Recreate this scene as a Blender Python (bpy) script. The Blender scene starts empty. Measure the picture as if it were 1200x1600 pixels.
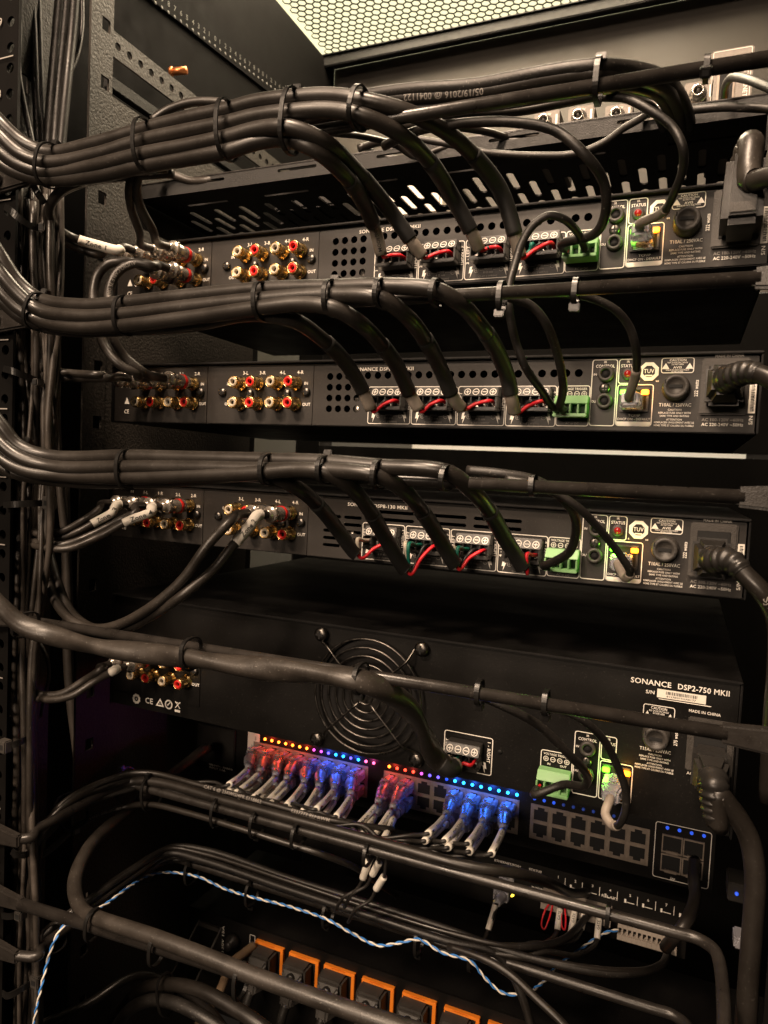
import bpy, bmesh, math, random
from mathutils import Vector, Matrix
random.seed(7)
S = 0.001                                   # all shape numbers below are millimetres
sc = bpy.context.scene
col = sc.collection
# ------------------------------------------------------------------ camera
RX = Vector((0.9190876584812178, 0.391343881640763, 0.04612854138006976))
RD = Vector((0.06396793542648659, -0.03266369383754139, -0.9974172578926837))
RF = Vector((-0.3888264127663978, 0.9196646396416619, -0.05505425803684025))
CAM = Vector((323.6839468986163, -425.9804052166068, -159.4452496935331))
FP = 1110.0                                 # focal length in pixels of a 1200 wide picture
cd = bpy.data.cameras.new('camera'); cam = bpy.data.objects.new('camera', cd); col.objects.link(cam)
m = Matrix(((RX.x, -RD.x, -RF.x), (RX.y, -RD.y, -RF.y), (RX.z, -RD.z, -RF.z))).to_4x4()
m.translation = CAM*S
cam.matrix_world = m
cd.sensor_fit = 'HORIZONTAL'; cd.sensor_width = 36; cd.lens = 36*FP/1200
cd.clip_start = .01; cd.clip_end = 50
cd.dof.use_dof = True; cd.dof.focus_distance = .43; cd.dof.aperture_fstop = 26
sc.camera = cam
# ------------------------------------------------------------------ world and lamps
w = bpy.data.worlds.new('World'); sc.world = w; w.use_nodes = True
bg = w.node_tree.nodes['Background']
bg.inputs[0].default_value = (1, .80, .62, 1); bg.inputs[1].default_value = .012
sc.view_settings.view_transform = 'Standard'; sc.view_settings.look = 'None'
sc.view_settings.exposure = 0; sc.view_settings.gamma = 1
def area(name, loc, target, sx, sy, power, color):
    l = bpy.data.lights.new(name, 'AREA'); l.shape = 'RECTANGLE'; l.size = sx; l.size_y = sy
    l.energy = power; l.color = color
    o = bpy.data.objects.new(name, l); col.objects.link(o)
    o.location = loc; d = Vector(target)-Vector(loc)
    o.rotation_euler = d.to_track_quat('-Z', 'Y').to_euler()
    return o
WARM = (1, .74, .53)
area('room_downlight', (.14, -.60, .88), (.10, 0, -.10), .20, .20, 25, WARM)
area('room_downlight', (-.30, -1.50, .92), (.10, 0, -.30), .26, .26, 36, WARM)
area('vent_light_boost', (.06, .28, .51), (.06, .28, 0), .42, .26, 12, (1, .80, .56))  # added lamp, out of view, that strengthens the light through the vent
area('room_bounce_fill', (-.10, -3.2, .50), (.12, 0, -.30), 1.0, .5, 46, (1, .76, .56))  # unseen added fill standing in for light bounced off the room walls
area('front_room_lamp', (-.36, 1.0, .45), (-.46, .35, .1), .3, .3, .06, (1, .86, .70))
area('front_room_lamp', (.15, 1.0, .3), (.15, 1.6, -.2), .5, .5, 4.5, (1, .88, .74))
# ------------------------------------------------------------------ helpers
def P(px, py, y):
    d = RX*((px-600)/FP) + RD*((py-800)/FP) + RF
    return CAM + d*((y-CAM.y)/d.y)
def scale_at(p): return FP/((p-CAM).dot(RF))
MATS = {}
def mat(name, c, rough=.5, metal=0, bump=0, bscale=600, var=0, vscale=60, emit=None, es=0, trans=0, spec=.5, dust=0, coat=0, alpha=1):
    if name in MATS: return MATS[name]
    m = bpy.data.materials.new(name); m.use_nodes = True; nt = m.node_tree; n = nt.nodes; L = nt.links
    b = n['Principled BSDF']
    b.inputs['Base Color'].default_value = (*c, 1); b.inputs['Roughness'].default_value = rough
    b.inputs['Metallic'].default_value = metal; b.inputs['Specular IOR Level'].default_value = spec
    b.inputs['Transmission Weight'].default_value = trans; b.inputs['Coat Weight'].default_value = coat
    b.inputs['Alpha'].default_value = alpha
    if emit: b.inputs['Emission Color'].default_value = (*emit, 1); b.inputs['Emission Strength'].default_value = es
    tc = n.new('ShaderNodeTexCoord')
    if var or dust:
        tx = n.new('ShaderNodeTexNoise'); tx.inputs['Scale'].default_value = vscale; tx.inputs['Detail'].default_value = 6
        L.new(tc.outputs['Object'], tx.inputs['Vector'])
        r = n.new('ShaderNodeMapRange'); r.inputs[1].default_value = .3; r.inputs[2].default_value = .7
        r.inputs[3].default_value = 1-var; r.inputs[4].default_value = 1+var
        L.new(tx.outputs[0], r.inputs[0])
        mx = n.new('ShaderNodeMix'); mx.data_type = 'RGBA'; mx.blend_type = 'MULTIPLY'; mx.inputs[0].default_value = 1
        mx.inputs[6].default_value = (*c, 1); L.new(r.outputs[0], mx.inputs[7])
        src = mx.outputs[2]
        r2 = n.new('ShaderNodeMapRange'); r2.inputs[1].default_value = .3; r2.inputs[2].default_value = .7
        r2.inputs[3].default_value = rough-.07; r2.inputs[4].default_value = rough+.09
        L.new(tx.outputs[0], r2.inputs[0]); L.new(r2.outputs[0], b.inputs['Roughness'])
        if dust:
            t2 = n.new('ShaderNodeTexNoise'); t2.inputs['Scale'].default_value = 900; t2.inputs['Detail'].default_value = 2
            L.new(tc.outputs['Object'], t2.inputs['Vector'])
            r3 = n.new('ShaderNodeMapRange'); r3.inputs[1].default_value = .66; r3.inputs[2].default_value = .74
            r3.inputs[3].default_value = 0; r3.inputs[4].default_value = dust
            L.new(t2.outputs[0], r3.inputs[0])
            m2 = n.new('ShaderNodeMix'); m2.data_type = 'RGBA'; L.new(r3.outputs[0], m2.inputs[0]); L.new(src, m2.inputs[6])
            m2.inputs[7].default_value = (.28, .26, .23, 1); src = m2.outputs[2]
        L.new(src, b.inputs['Base Color'])
    if bump:
        t = n.new('ShaderNodeTexNoise'); t.inputs['Scale'].default_value = bscale; t.inputs['Detail'].default_value = 3
        L.new(tc.outputs['Object'], t.inputs['Vector'])
        bp = n.new('ShaderNodeBump'); bp.inputs['Strength'].default_value = bump; bp.inputs['Distance'].default_value = .0006
        L.new(t.outputs[0], bp.inputs['Height']); L.new(bp.outputs[0], b.inputs['Normal'])
    MATS[name] = m; return m
CABLE = mat('black_pvc', (.0165, .0140, .0118), .36, var=.25, vscale=45, bump=.06, bscale=500, dust=.12)
CABLE2 = mat('black_pvc_matt', (.0125, .011, .0096), .46, var=.3, vscale=60, bump=.2, bscale=700, dust=.35)
DUSTY = mat('dusty_black_pvc', (.026, .022, .0185), .38, var=.35, vscale=70, bump=.12, bscale=900, dust=.3)
RAILC = mat('lightened_black_pvc', (.052, .044, .037), .48, spec=.5, var=.3, vscale=60, bump=.15, bscale=700, dust=.25)  # black PVC lightened in place of light on the shaded rail cables
SHRINK = mat('black_heat_shrink', (.012, .0115, .011), .5, bump=.15, bscale=400, var=.2)
SLEEVE = mat('grey_sleeve', (.25, .215, .18), .45, var=.15, vscale=200)
TIE = mat('black_nylon', (.0075, .007, .0065), .30, bump=.1, bscale=900, var=.15)
POWDER = mat('black_powder_coat', (.012, .0115, .011), .5, spec=.35, bump=.55, bscale=1300, var=.2, vscale=200)
TEXTURED = mat('wrinkle_powder_coat', (.034, .029, .024), .55, bump=1, bscale=520, var=.5, vscale=520, dust=.2)
ROD = mat('black_rod_paint', (.020, .0175, .0155), .32, bump=.12, bscale=1200, var=.2, vscale=120, dust=.15)
AMP = mat('satin_black_panel', (.0195, .0168, .0148), .46, spec=.4, bump=.10, bscale=2500, var=.10, vscale=25, dust=.10)
AMPG = mat('smooth_black_panel', (.0055, .005, .0045), .42, spec=.25, bump=.12, bscale=2500, var=.15, vscale=20, dust=.06)
COVER = mat('black_cover_steel', (.0065, .006, .0058), .50, spec=.25, bump=.25, bscale=1600, var=.2, vscale=30, dust=.10)
DARK = mat('deep_black', (.004, .004, .004), .8)
PLASTIC = mat('black_plastic', (.018, .0165, .015), .36, bump=.15, bscale=1500, var=.1)
GREYP = mat('charcoal_plastic', (.040, .036, .032), .5, bump=.35, bscale=1500, var=.15, vscale=200)
WHITE = mat('white_print', (.86, .82, .75), .6)
FAINT = mat('faint_print', (.07, .065, .06), .6)
DIMPRINT = mat('grey_print', (.26, .24, .22), .6)
LABEL = mat('white_label', (.74, .70, .62), .5, var=.06, vscale=150)
INK = mat('black_ink', (.02, .02, .02), .6)
GOLD = mat('gold_plate', (.86, .60, .25), .24, metal=1, var=.12, vscale=300)
STEEL = mat('nickel_plate', (.62, .58, .52), .24, metal=.85, var=.15, vscale=200)
CHROME = mat('dark_chrome', (.60, .54, .47), .24, metal=.8, var=.15, vscale=150)
SCREW = mat('black_screw_steel', (.13, .12, .11), .32, metal=1, var=.2, vscale=300)
IVORY = mat('ivory_insulator', (.58, .50, .38), .4)
RED = mat('red_insulator', (.72, .025, .02), .38)
REDW = mat('red_wire', (.70, .018, .03), .40, var=.1)
WHTW = mat('white_wire', (.72, .64, .52), .45, var=.08)
GRNW = mat('green_wire', (.01, .17, .12), .42, var=.1)
BLKW = mat('black_wire', (.02, .02, .02), .4)
GREEN = mat('green_terminal', (.25, .50, .21), .42, var=.08)
ORANGE = mat('orange_plastic', (.85, .24, .02), .45, var=.08)
CLEAR = mat('clear_boot', (.72, .72, .78), .24, trans=.66, var=.05)
SHELL = mat('nickel_shell', (.27, .225, .185), .45, metal=.3, var=.2, vscale=200)
BOXG = mat('grey_device_case', (.17, .15, .13), .45, metal=.2, bump=.5, bscale=1600, var=.15, vscale=300)
COPPER = mat('copper_bolt', (.72, .26, .09), .35, metal=.8, var=.2)
BLUEW = mat('blue_wire', (.05, .22, .62), .4)
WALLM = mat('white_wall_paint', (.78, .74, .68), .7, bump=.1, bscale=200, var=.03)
DULL = mat('dull_black_paint', (.0045, .0041, .0038), .7, spec=.05, bump=.1, bscale=900, var=.1)
DIMWALL = mat('dimmed_wall_paint', (.10, .092, .082), .8, bump=.1, bscale=200, var=.05)  # wall colour darkened to stand in for dimmer light on the side wall
GREYPAINT = mat('dark_grey_paint', (.070, .061, .052), .55, bump=.2, bscale=1200, var=.06, vscale=20)
def led(name, c, s, base=None): return mat(name, base or tuple(min(1, x*.6+.02) for x in c), .3, emit=c, es=s)
L_ORANGE = led('led_orange', (1, .22, .02), 7)
L_RED = led('led_red', (1, .05, .02), 5)
L_MAG = led('led_magenta', (.65, .08, .55), 3)
L_VIO = led('led_violet', (.16, .10, .9), 2.6)
L_BLUE = led('led_blue', (.02, .35, 1), 6)
L_PINK = led('led_pink', (1, .12, .30), 4)
L_DIMB = led('led_dim_blue', (.03, .12, .9), .8)
L_FAINTB = led('led_faint_blue', (.03, .10, .6), .16)
L_GREEN = led('led_green', (.18, 1, .02), 3.2)
L_AMBER = led('led_amber', (1, .25, .008), 3.4)
L_YEL = led('led_yellow', (1, .70, .04), 6)
RUBY = led('red_lens', (.6, .01, .01), .10, (.25, .008, .008))

def root_loc(o):
    while o.parent: o = o.parent
    return o.location.copy()
class MB:
    def __init__(s): s.v = []; s.f = []; s.mi = []; s.sm = []; s.cur = 0
    def add(s, vs, fs, smooth=False):
        b = len(s.v); s.v += [tuple(v) for v in vs]
        for f in fs: s.f.append(tuple(b+i for i in f)); s.mi.append(s.cur); s.sm.append(smooth)
        return s
    def box(s, x0, x1, y0, y1, z0, z1):
        if x0 > x1: x0, x1 = x1, x0
        if y0 > y1: y0, y1 = y1, y0
        if z0 > z1: z0, z1 = z1, z0
        vs = [(x0,y0,z0),(x1,y0,z0),(x1,y1,z0),(x0,y1,z0),(x0,y0,z1),(x1,y0,z1),(x1,y1,z1),(x0,y1,z1)]
        return s.add(vs, [(0,3,2,1),(4,5,6,7),(0,1,5,4),(1,2,6,5),(2,3,7,6),(3,0,4,7)])
    def hexa(s, a, b):
        return s.add(list(a)+list(b), [(0,3,2,1),(4,5,6,7),(0,1,5,4),(1,2,6,5),(2,3,7,6),(3,0,4,7)])
    def lathe(s, prof, o, ax=(0,-1,0), n=16, cap0=True, cap1=True, smooth=True):
        o = Vector(o); ax = Vector(ax).normalized()
        u = ax.orthogonal().normalized(); w_ = ax.cross(u)
        vs = []; fs = []
        for r, h in prof:
            for k in range(n):
                a = 2*math.pi*k/n
                vs.append(o+ax*h+u*(r*math.cos(a))+w_*(r*math.sin(a)))
        for i in range(len(prof)-1):
            for k in range(n):
                k2 = (k+1) % n
                fs.append((i*n+k, i*n+k2, (i+1)*n+k2, (i+1)*n+k))
        if cap0: fs.append(tuple(range(n-1, -1, -1)))
        if cap1: fs.append(tuple((len(prof)-1)*n+k for k in range(n)))
        return s.add(vs, fs, smooth)
    def cyl(s, a, b, r, n=12, r2=None, smooth=True):
        a = Vector(a); b = Vector(b); d = b-a
        return s.lathe([(r, 0), (r if r2 is None else r2, d.length)], a, d, n, smooth=smooth)
    def tube(s, pts, r, n=10, closed=False, caps=True, rf=None, sq=None):
        fr = frames(pts, closed); vs = []; fs = []; N = len(pts)
        for i, (p, t, u, v) in enumerate(fr):
            rr = r if rf is None else r*rf(i/(N-1), i)
            for k in range(n):
                a = 2*math.pi*k/n
                q = rr if sq is None else rr*sq(a, i)
                vs.append(p+u*(q*math.cos(a))+v*(q*math.sin(a)))
        M = N if closed else N-1
        for i in range(M):
            j = (i+1) % N
            for k in range(n):
                k2 = (k+1) % n
                fs.append((i*n+k, i*n+k2, j*n+k2, j*n+k))
        if caps and not closed:
            fs.append(tuple(range(n-1, -1, -1))); fs.append(tuple((N-1)*n+k for k in range(n)))
        return s.add(vs, fs, True)
    def ring(s, x, y, z, r0, r1, n=20):            # flat ring facing -y
        vs = []; fs = []
        for k in range(n):
            a = 2*math.pi*k/n
            vs += [(x+r0*math.cos(a), y, z+r0*math.sin(a)), (x+r1*math.cos(a), y, z+r1*math.sin(a))]
        for k in range(n):
            j = (k+1) % n; fs.append((2*k, 2*k+1, 2*j+1, 2*j))
        return s.add(vs, fs)
    def quad(s, x0, x1, z0, z1, y): return s.add([(x0,y,z0),(x1,y,z0),(x1,y,z1),(x0,y,z1)], [(0,1,2,3)])
    def poly(s, pts, y): return s.add([(x, y, z) for x, z in pts], [tuple(range(len(pts)))])
    def frame(s, x0, x1, z0, z1, y, t=.55, r=2.2):  # thin printed outline with round corners
        def loop(o):
            out = []
            rr = max(r-o, .1)
            for cx, cz, a0 in ((x1-r, z1-r, 0), (x0+r, z1-r, 90), (x0+r, z0+r, 180), (x1-r, z0+r, 270)):
                for k in range(5):
                    a = math.radians(a0+k*22.5); out.append((cx+rr*math.cos(a), y, cz+rr*math.sin(a)))
            return out
        a = loop(0); b = loop(t); n = len(a)
        return s.add(b+a, [(i, n+i, n+(i+1) % n, (i+1) % n) for i in range(n)])
    def text(s, t, x, z, h, y, w=None, align='l', rot=0, up=False):
        v2, f2, x0, x1 = text_shape(t); k = h/.72; kx = k if w is None else w/max(x1-x0, 1e-6)
        tw = (x1-x0)*kx; off = {'l': 0, 'c': -tw/2, 'r': -tw}[align]
        ca, sa = math.cos(math.radians(rot)), math.sin(math.radians(rot))
        vs = []
        for a, b in v2:
            a = (a-x0)*kx+off; b = b*k
            vs.append((x+a*ca-b*sa, y, z+a*sa+b*ca))
        return s.add(vs, f2)
    def build(s, name, mats, parent=None, bevel=0, loc=None, label=None, stuff=False):
        if not isinstance(mats, (list, tuple)): mats = [mats]
        base = root_loc(parent)/S if parent else (Vector(loc) if loc is not None else Vector((0,0,0)))
        me = bpy.data.meshes.new(name)
        me.from_pydata([((v[0]-base.x)*S, (v[1]-base.y)*S, (v[2]-base.z)*S) for v in s.v], [], s.f)
        for mm in mats: me.materials.append(mm)
        me.polygons.foreach_set('use_smooth', s.sm); me.polygons.foreach_set('material_index', s.mi)
        if bevel:
            bm = bmesh.new(); bm.from_mesh(me)
            es = [e for e in bm.edges if len(e.link_faces) == 2 and e.calc_face_angle(0) > .6]
            bmesh.ops.bevel(bm, geom=es, offset=bevel*S, segments=2, affect='EDGES', clamp_overlap=True)
            bm.to_mesh(me); bm.free()
        me.update()
        o = bpy.data.objects.new(name, me); col.objects.link(o)
        if parent: o.parent = parent
        elif loc is not None: o.location = base*S
        if label: o['label'] = label
        if stuff: o['kind'] = 'stuff'
        return o
def frames(pts, closed=False):
    pts = [Vector(p) for p in pts]; N = len(pts); out = []; u = None
    for i in range(N):
        a = pts[i-1] if (i > 0 or closed) else pts[i]; b = pts[(i+1) % N] if (i < N-1 or closed) else pts[i]
        t = (b-a).normalized()
        if u is None:
            u = Vector((0, 0, 1)) - t*t.z
            if u.length < .05: u = Vector((0, -1, 0)) + t*t.y
            u.normalize()
        else:
            u = (u - t*u.dot(t)).normalized()
        out.append((pts[i], t, u, t.cross(u)))
    return out
TXT = {}
def text_shape(t):
    if t in TXT: return TXT[t]
    c = bpy.data.curves.new('t', 'FONT'); c.body = t; c.size = 1; c.resolution_u = 2; c.offset = .012; c.space_character = 1.04
    o = bpy.data.objects.new('t', c); col.objects.link(o)
    me = bpy.data.meshes.new_from_object(o)
    v = [(p.co.x, p.co.y) for p in me.vertices]; f = [tuple(p.vertices) for p in me.polygons]
    # keep every face turned to the viewer
    f = [q if poly_area([v[i] for i in q]) > 0 else q[::-1] for q in f]
    bpy.data.objects.remove(o); bpy.data.curves.remove(c); bpy.data.meshes.remove(me)
    xs = [a for a, b in v] or [0, 1]
    TXT[t] = (v, f, min(xs), max(xs)); return TXT[t]
FINE = {}
def text_fine(t):
    if t in FINE: return FINE[t]
    v2, f2, x0, x1 = text_shape(t)
    bm = bmesh.new(); vs = [bm.verts.new((a, b, 0)) for a, b in v2]
    for f in f2:
        try: bm.faces.new([vs[i] for i in f])
        except ValueError: pass
    for _ in range(4):
        bmesh.ops.triangulate(bm, faces=bm.faces[:])
        es = [e for e in bm.edges if e.calc_length() > .16]
        if not es: break
        bmesh.ops.subdivide_edges(bm, edges=es, cuts=1)
    bmesh.ops.triangulate(bm, faces=bm.faces[:])
    bm.verts.index_update()
    FINE[t] = ([(v.co.x, v.co.y) for v in bm.verts], [tuple(v.index for v in f.verts) for f in bm.faces], x0, x1); bm.free()
    return FINE[t]
def poly_area(p): return sum(p[i][0]*p[(i+1) % len(p)][1]-p[(i+1) % len(p)][0]*p[i][1] for i in range(len(p)))/2
def tag(o, label=None, cat=None, group=None, kind=None):
    if label: o['label'] = label
    if cat: o['category'] = cat
    if group: o['group'] = group
    if kind: o['kind'] = kind
    return o
def thing(name, label, cat, loc, group=None):
    o = bpy.data.objects.new(name, None); col.objects.link(o); o.empty_display_size = .01
    o.location = Vector(loc)*S
    return tag(o, label, cat, group)
def place(o_src, name, loc, parent):           # a copy that shares the mesh
    o = o_src.copy(); o.name = name; col.objects.link(o)
    o.parent = parent; o.location = Vector(loc)*S - (root_loc(parent) if parent else Vector((0,0,0)))
    return o
def plate(name, outline, holes, y, thick, m_, parent):
    """A sheet facing -y with real holes; outline and holes are (x, z) loops."""
    base = root_loc(parent)/S if parent else Vector((0,0,0))
    c = bpy.data.curves.new('pl', 'CURVE'); c.dimensions = '2D'; c.fill_mode = 'BOTH'; c.extrude = thick*S/2
    for lp in [outline]+holes:
        sp = c.splines.new('POLY'); sp.points.add(len(lp)-1); sp.use_cyclic_u = True
        for k, (a, b) in enumerate(lp): sp.points[k].co = ((a-base.x)*S, (b-base.z)*S, 0, 1)
    o = bpy.data.objects.new('pl', c); col.objects.link(o)
    me = bpy.data.meshes.new_from_object(o)
    bpy.data.objects.remove(o); bpy.data.curves.remove(c)
    yo = (y-base.y)*S
    for v in me.vertices: a, b, d = v.co; v.co = (a, yo-d+thick*S/2, b)
    me.name = name; me.materials.clear(); me.materials.append(m_)
    bm = bmesh.new(); bm.from_mesh(me); bmesh.ops.recalc_face_normals(bm, faces=bm.faces); bm.to_mesh(me); bm.free()
    o = bpy.data.objects.new(name, me); col.objects.link(o); o.parent = parent
    return o
def circ(x, z, r, n=14): return [(x+r*math.cos(2*math.pi*k/n), z+r*math.sin(2*math.pi*k/n)) for k in range(n)]
def rect(x0, x1, z0, z1): return [(x0,z0),(x1,z0),(x1,z1),(x0,z1)]
def slot(x0, x1, z, h):
    r = h/2; out = []
    for k in range(7): a = math.radians(-90+30*k); out.append((x1-r+r*math.cos(a), z+r*math.sin(a)))
    for k in range(7): a = math.radians(90+30*k); out.append((x0+r+r*math.cos(a), z+r*math.sin(a)))
    return out
# ---- cable paths: (px, py[, y]) pixels of the photograph at a true depth y, or ('w', x, y, z)
def path(pts, sub=6, wob=0):
    pw = []; ln = [0]; prev = None; ys = []
    for q in pts:
        if q[0] == 'w':
            p2 = project(Vector(q[1:])); ys.append(q[2])
        else:
            p2 = (q[0], q[1]); ys.append(q[2] if len(q) > 2 else None)
        if prev: ln.append(ln[-1]+math.dist(prev, p2))
        prev = p2
    known = [i for i, y in enumerate(ys) if y is not None]
    for i in range(len(ys)):
        if ys[i] is None:
            a = max([k for k in known if k < i], default=known[0]); b = min([k for k in known if k > i], default=known[-1])
            f = 0 if ln[b] == ln[a] else (ln[i]-ln[a])/(ln[b]-ln[a]); f = f*f*(3-2*f)
            ys[i] = ys[a]+(ys[b]-ys[a])*f
    out = [Vector(q[1:]) if q[0] == 'w' else P(q[0], q[1], ys[i]) for i, q in enumerate(pts)]
    return smooth(out, sub)
def smooth(k, sub=6):
    if len(k) < 3: 
        return [k[0].lerp(k[-1], i/8) for i in range(9)]
    e = [k[0]*2-k[1]]+k+[k[-1]*2-k[-2]]; out = []
    for i in range(1, len(e)-2):
        p0, p1, p2, p3 = e[i-1:i+3]
        d = [max((b-a).length, 1e-4)**.5 for a, b in ((p0,p1),(p1,p2),(p2,p3))]
        m1 = (p2-p1)/d[1]-(p2-p0)/(d[0]+d[1])+(p1-p0)/d[0]; m2 = (p3-p2)/d[2]-(p3-p1)/(d[1]+d[2])+(p2-p1)/d[1]
        m1 *= d[1]; m2 *= d[1]
        for s_ in range(sub):
            t = s_/sub; t2, t3 = t*t, t*t*t
            out.append(p1*(2*t3-3*t2+1)+m1*(t3-2*t2+t)+p2*(-2*t3+3*t2)+m2*(t3-t2))
    out.append(k[-1]); return out
def project(X):
    q = X-CAM; d = q.dot(RF); return (600+FP*q.dot(RX)/d, 800+FP*q.dot(RD)/d)
def length(p): return sum((p[i+1]-p[i]).length for i in range(len(p)-1))
def cut(p, a, b):
    """part of a dense path between arc lengths a and b (negative counts from the end)"""
    T = length(p); a = a if a >= 0 else T+a; b = b if b > 0 else T+b
    a = max(0, a); b = min(T, b)
    out = []; s_ = 0
    for i in range(len(p)-1):
        d = (p[i+1]-p[i]).length
        if s_+d >= a and not out and d > 0: out.append(p[i].lerp(p[i+1], max(0, (a-s_)/d)))
        if s_ > a and s_ < b and (p[i]-out[-1]).length > .05: out.append(p[i])
        if s_+d >= b and d > 0: out.append(p[i].lerp(p[i+1], (b-s_)/d)); break
        s_ += d
    if len(out) < 2: out = [p[0], p[-1]]
    return out
def resample(p, step):
    n = max(2, int(length(p)/step)); out = [p[0]]; T = length(p); acc = 0; k = 1
    for i in range(len(p)-1):
        d = (p[i+1]-p[i]).length
        while k < n and acc+d >= T*k/n: out.append(p[i].lerp(p[i+1], (T*k/n-acc)/d)); k += 1
        acc += d
    out.append(p[-1]); return out
def print_on(mb, p, r, t, s0, h, flip=False, view=0, w=None):
    """flat print wrapped on a cable, on the side that faces the room"""
    v2, f2, x0, x1 = text_fine(t); k = h/.72; kx = k if w is None else w/(x1-x0)
    fr = frames(p); acc = [0]
    for i in range(len(p)-1): acc.append(acc[-1]+(p[i+1]-p[i]).length)
    toc = (CAM-p[len(p)//2]).normalized(); vs = []
    for a, b in v2:
        a = (a-x0)*kx; b = (b-.36)*k
        if flip: a = (x1-x0)*kx-a; b = -b
        s_ = min(max(s0+a, 0), acc[-1]-.001)
        i = max(j for j in range(len(acc)-1) if acc[j] <= s_)
        f = (s_-acc[i])/max(acc[i+1]-acc[i], 1e-6)
        c = fr[i][0].lerp(fr[i+1][0], f); tt = fr[i][1].lerp(fr[i+1][1], f).normalized()
        nrm = (toc-tt*toc.dot(tt)).normalized(); up = nrm.cross(tt)
        th = b/r+view
        vs.append(c+(nrm*math.cos(th)+up*math.sin(th))*(r+.1))
    mb.add(vs, f2)
def cable(name, label, cat, pts, r, m_=None, group=None, n=10, rf=None, sq=None, sub=6, prints=()):
    """a plain cable is one mesh; with print it is a thing with a jacket and its print"""
    p = path(pts, sub) if not isinstance(pts[0], Vector) else pts
    m_ = m_ or CABLE
    if not prints:
        o = MB().tube(p, r, n, rf=rf, sq=sq).build(name, m_, None, loc=p[0]); tag(o, label, cat, group); return o, p
    t = thing(name, label, cat, p[0], group)
    MB().tube(p, r, n, rf=rf, sq=sq).build('jacket', m_, t)
    mb = MB()
    for tx, s0, h, fl in prints: print_on(mb, p, r, tx, s0, h, fl)
    mb.build('printed_lettering', DIMPRINT, t, stuff=True)
    return t, p
ORD = ['first','second','third','fourth','fifth','sixth','seventh','eighth','ninth','tenth','eleventh','twelfth','thirteenth','fourteenth','fifteenth','sixteenth']
# ================================================================== the rack
def PXp(px, py, X):
    d = RX*((px-600)/FP) + RD*((py-800)/FP) + RF
    return CAM + d*((X-CAM.x)/d.x)
def plate_x(name, outline, holes, x, thick, m_, parent):       # the same sheet standing in the depth direction: loops are (y, z)
    o = plate(name, outline, holes, 0, thick, m_, None)
    base = root_loc(parent)
    for v in o.data.vertices:
        a, b, d = v.co; v.co = (x*S+b-base.x, a-base.y, d-base.z)
    bm = bmesh.new(); bm.from_mesh(o.data); bmesh.ops.recalc_face_normals(bm, faces=bm.faces); bm.to_mesh(o.data); bm.free()
    o.parent = parent; return o
rack = thing('equipment_rack', 'black steel equipment rack with drilled rails and a honeycomb vent in its roof', 'rack', (145, 0, -760))
RAILZ = []
k = 8
while k > -20:
    for d in (6.35, 22.2, 38.1): RAILZ.append(93+44.45*k-d)
    k -= 1
def rail(x0, x1, xh, sgn):
    r = plate('rear_rail', rect(x0, x1, -760, 398), [circ(xh, z, 3.3, 12) for z in RAILZ if -755 < z < 395], -94, 2, DULL, rack)
    mb = MB()
    for i in range(-14, 7):
        z = 93+44.45*i
        mb.box(xh-9, xh+4, -95.25, -95.1, z-.35, z+.35)
    for i in range(-14, 7):
        mb.text(str(8+i) if 8+i > 0 else '', xh-8, 93+44.45*i-22-2, 5, -95.2, align='c') if 8+i > 0 else None
    mb.build('rail_number', DIMPRINT, r)
    return r
rail(-124, -82, -89, 1)
rail(368, 412, 379, -1)
plate_x('rail_web', rect(-93, -26, -760, 398), [rect(-62, -54, z-6, z+6) for z in range(-700, 390, 89)], -122, 2, TEXTURED, rack)
plate_x('side_post', rect(0, 23, -760, 398), [rect(11, 19.5, 182-44.45*i-5, 182-44.45*i+5) for i in range(-4, 21)], -121, 2, TEXTURED, rack)
plate_x('side_web', rect(23.3, 236, -760, 132), [slot(60, 95, 20, 4), slot(150, 185, 20, 4)], -122, 2, TEXTURED, rack)
plate_x('drilled_rail', rect(24, 330, 164, 184), [circ(y, 174, 3.1, 12) for y in range(30, 326, 13)], -123, 2, TEXTURED, rack)
MB().box(-130, -123, 24, 330, 140, 150).build('side_rail', POWDER, rack, bevel=.8)
plate_x('side_wall', rect(-60, 478, -760, 398), [rect(312, 415, -420, 6)], -166, 2, DULL, rack)
# scale strip under the roof
a = PXp(240, 0, -163); b = PXp(440, 146, -163)
mb = MB(); mb.hexa([(-164.5, a.y-60, a.z-22+14), (-161, a.y-60, a.z-22+14), (-161, b.y+30, b.z-9), (-164.5, b.y+30, b.z-9)],
                   [(-164.5, a.y-60, a.z+14+8), (-161, a.y-60, a.z+14+8), (-161, b.y+30, b.z+9), (-164.5, b.y+30, b.z+9)])
o = mb.build('scale_strip', DULL, rack)
mb = MB()
for i in range(26):
    f = i/25; c = a.lerp(b, f)
    mb.lathe([(1.7, 0), (1.7, .3)], (-161, c.y, c.z-3), (1, 0, 0), 8)
    v2, f2, x0, x1 = text_shape(str(abs(i-10) % 10)); kk = 5/.72
    mb.add([(-160.8, c.y+(u-x0)*kk-1.5, c.z+2.5+v*kk) for u, v in v2], f2)
mb.build('scale_number', FAINT, o, stuff=True)
plate_x('side_wall', rect(-60, 478, -760, 398), [], 456, 2, DULL, rack)
# front panels, with a gap that shows the bright room beyond
MB().box(-165, 455, 480, 483, 62, 399).build('front_panel', GREYPAINT, rack)
MB().box(-165, 455, 480, 483, -119.4, 61).build('front_panel', DULL, rack)  # lower panels coloured darker in place of the shade between the amplifiers
MB().box(-165, 455, 480, 483, -760, -124.6).build('front_panel', DULL, rack)
MB().box(-165, -146, 480.5, 482.5, -124.5, -119.5).build('front_spacer', POWDER, rack)
MB().box(384, 455, 480.5, 482.5, -124.5, -119.5).build('front_spacer', POWDER, rack)
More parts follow.
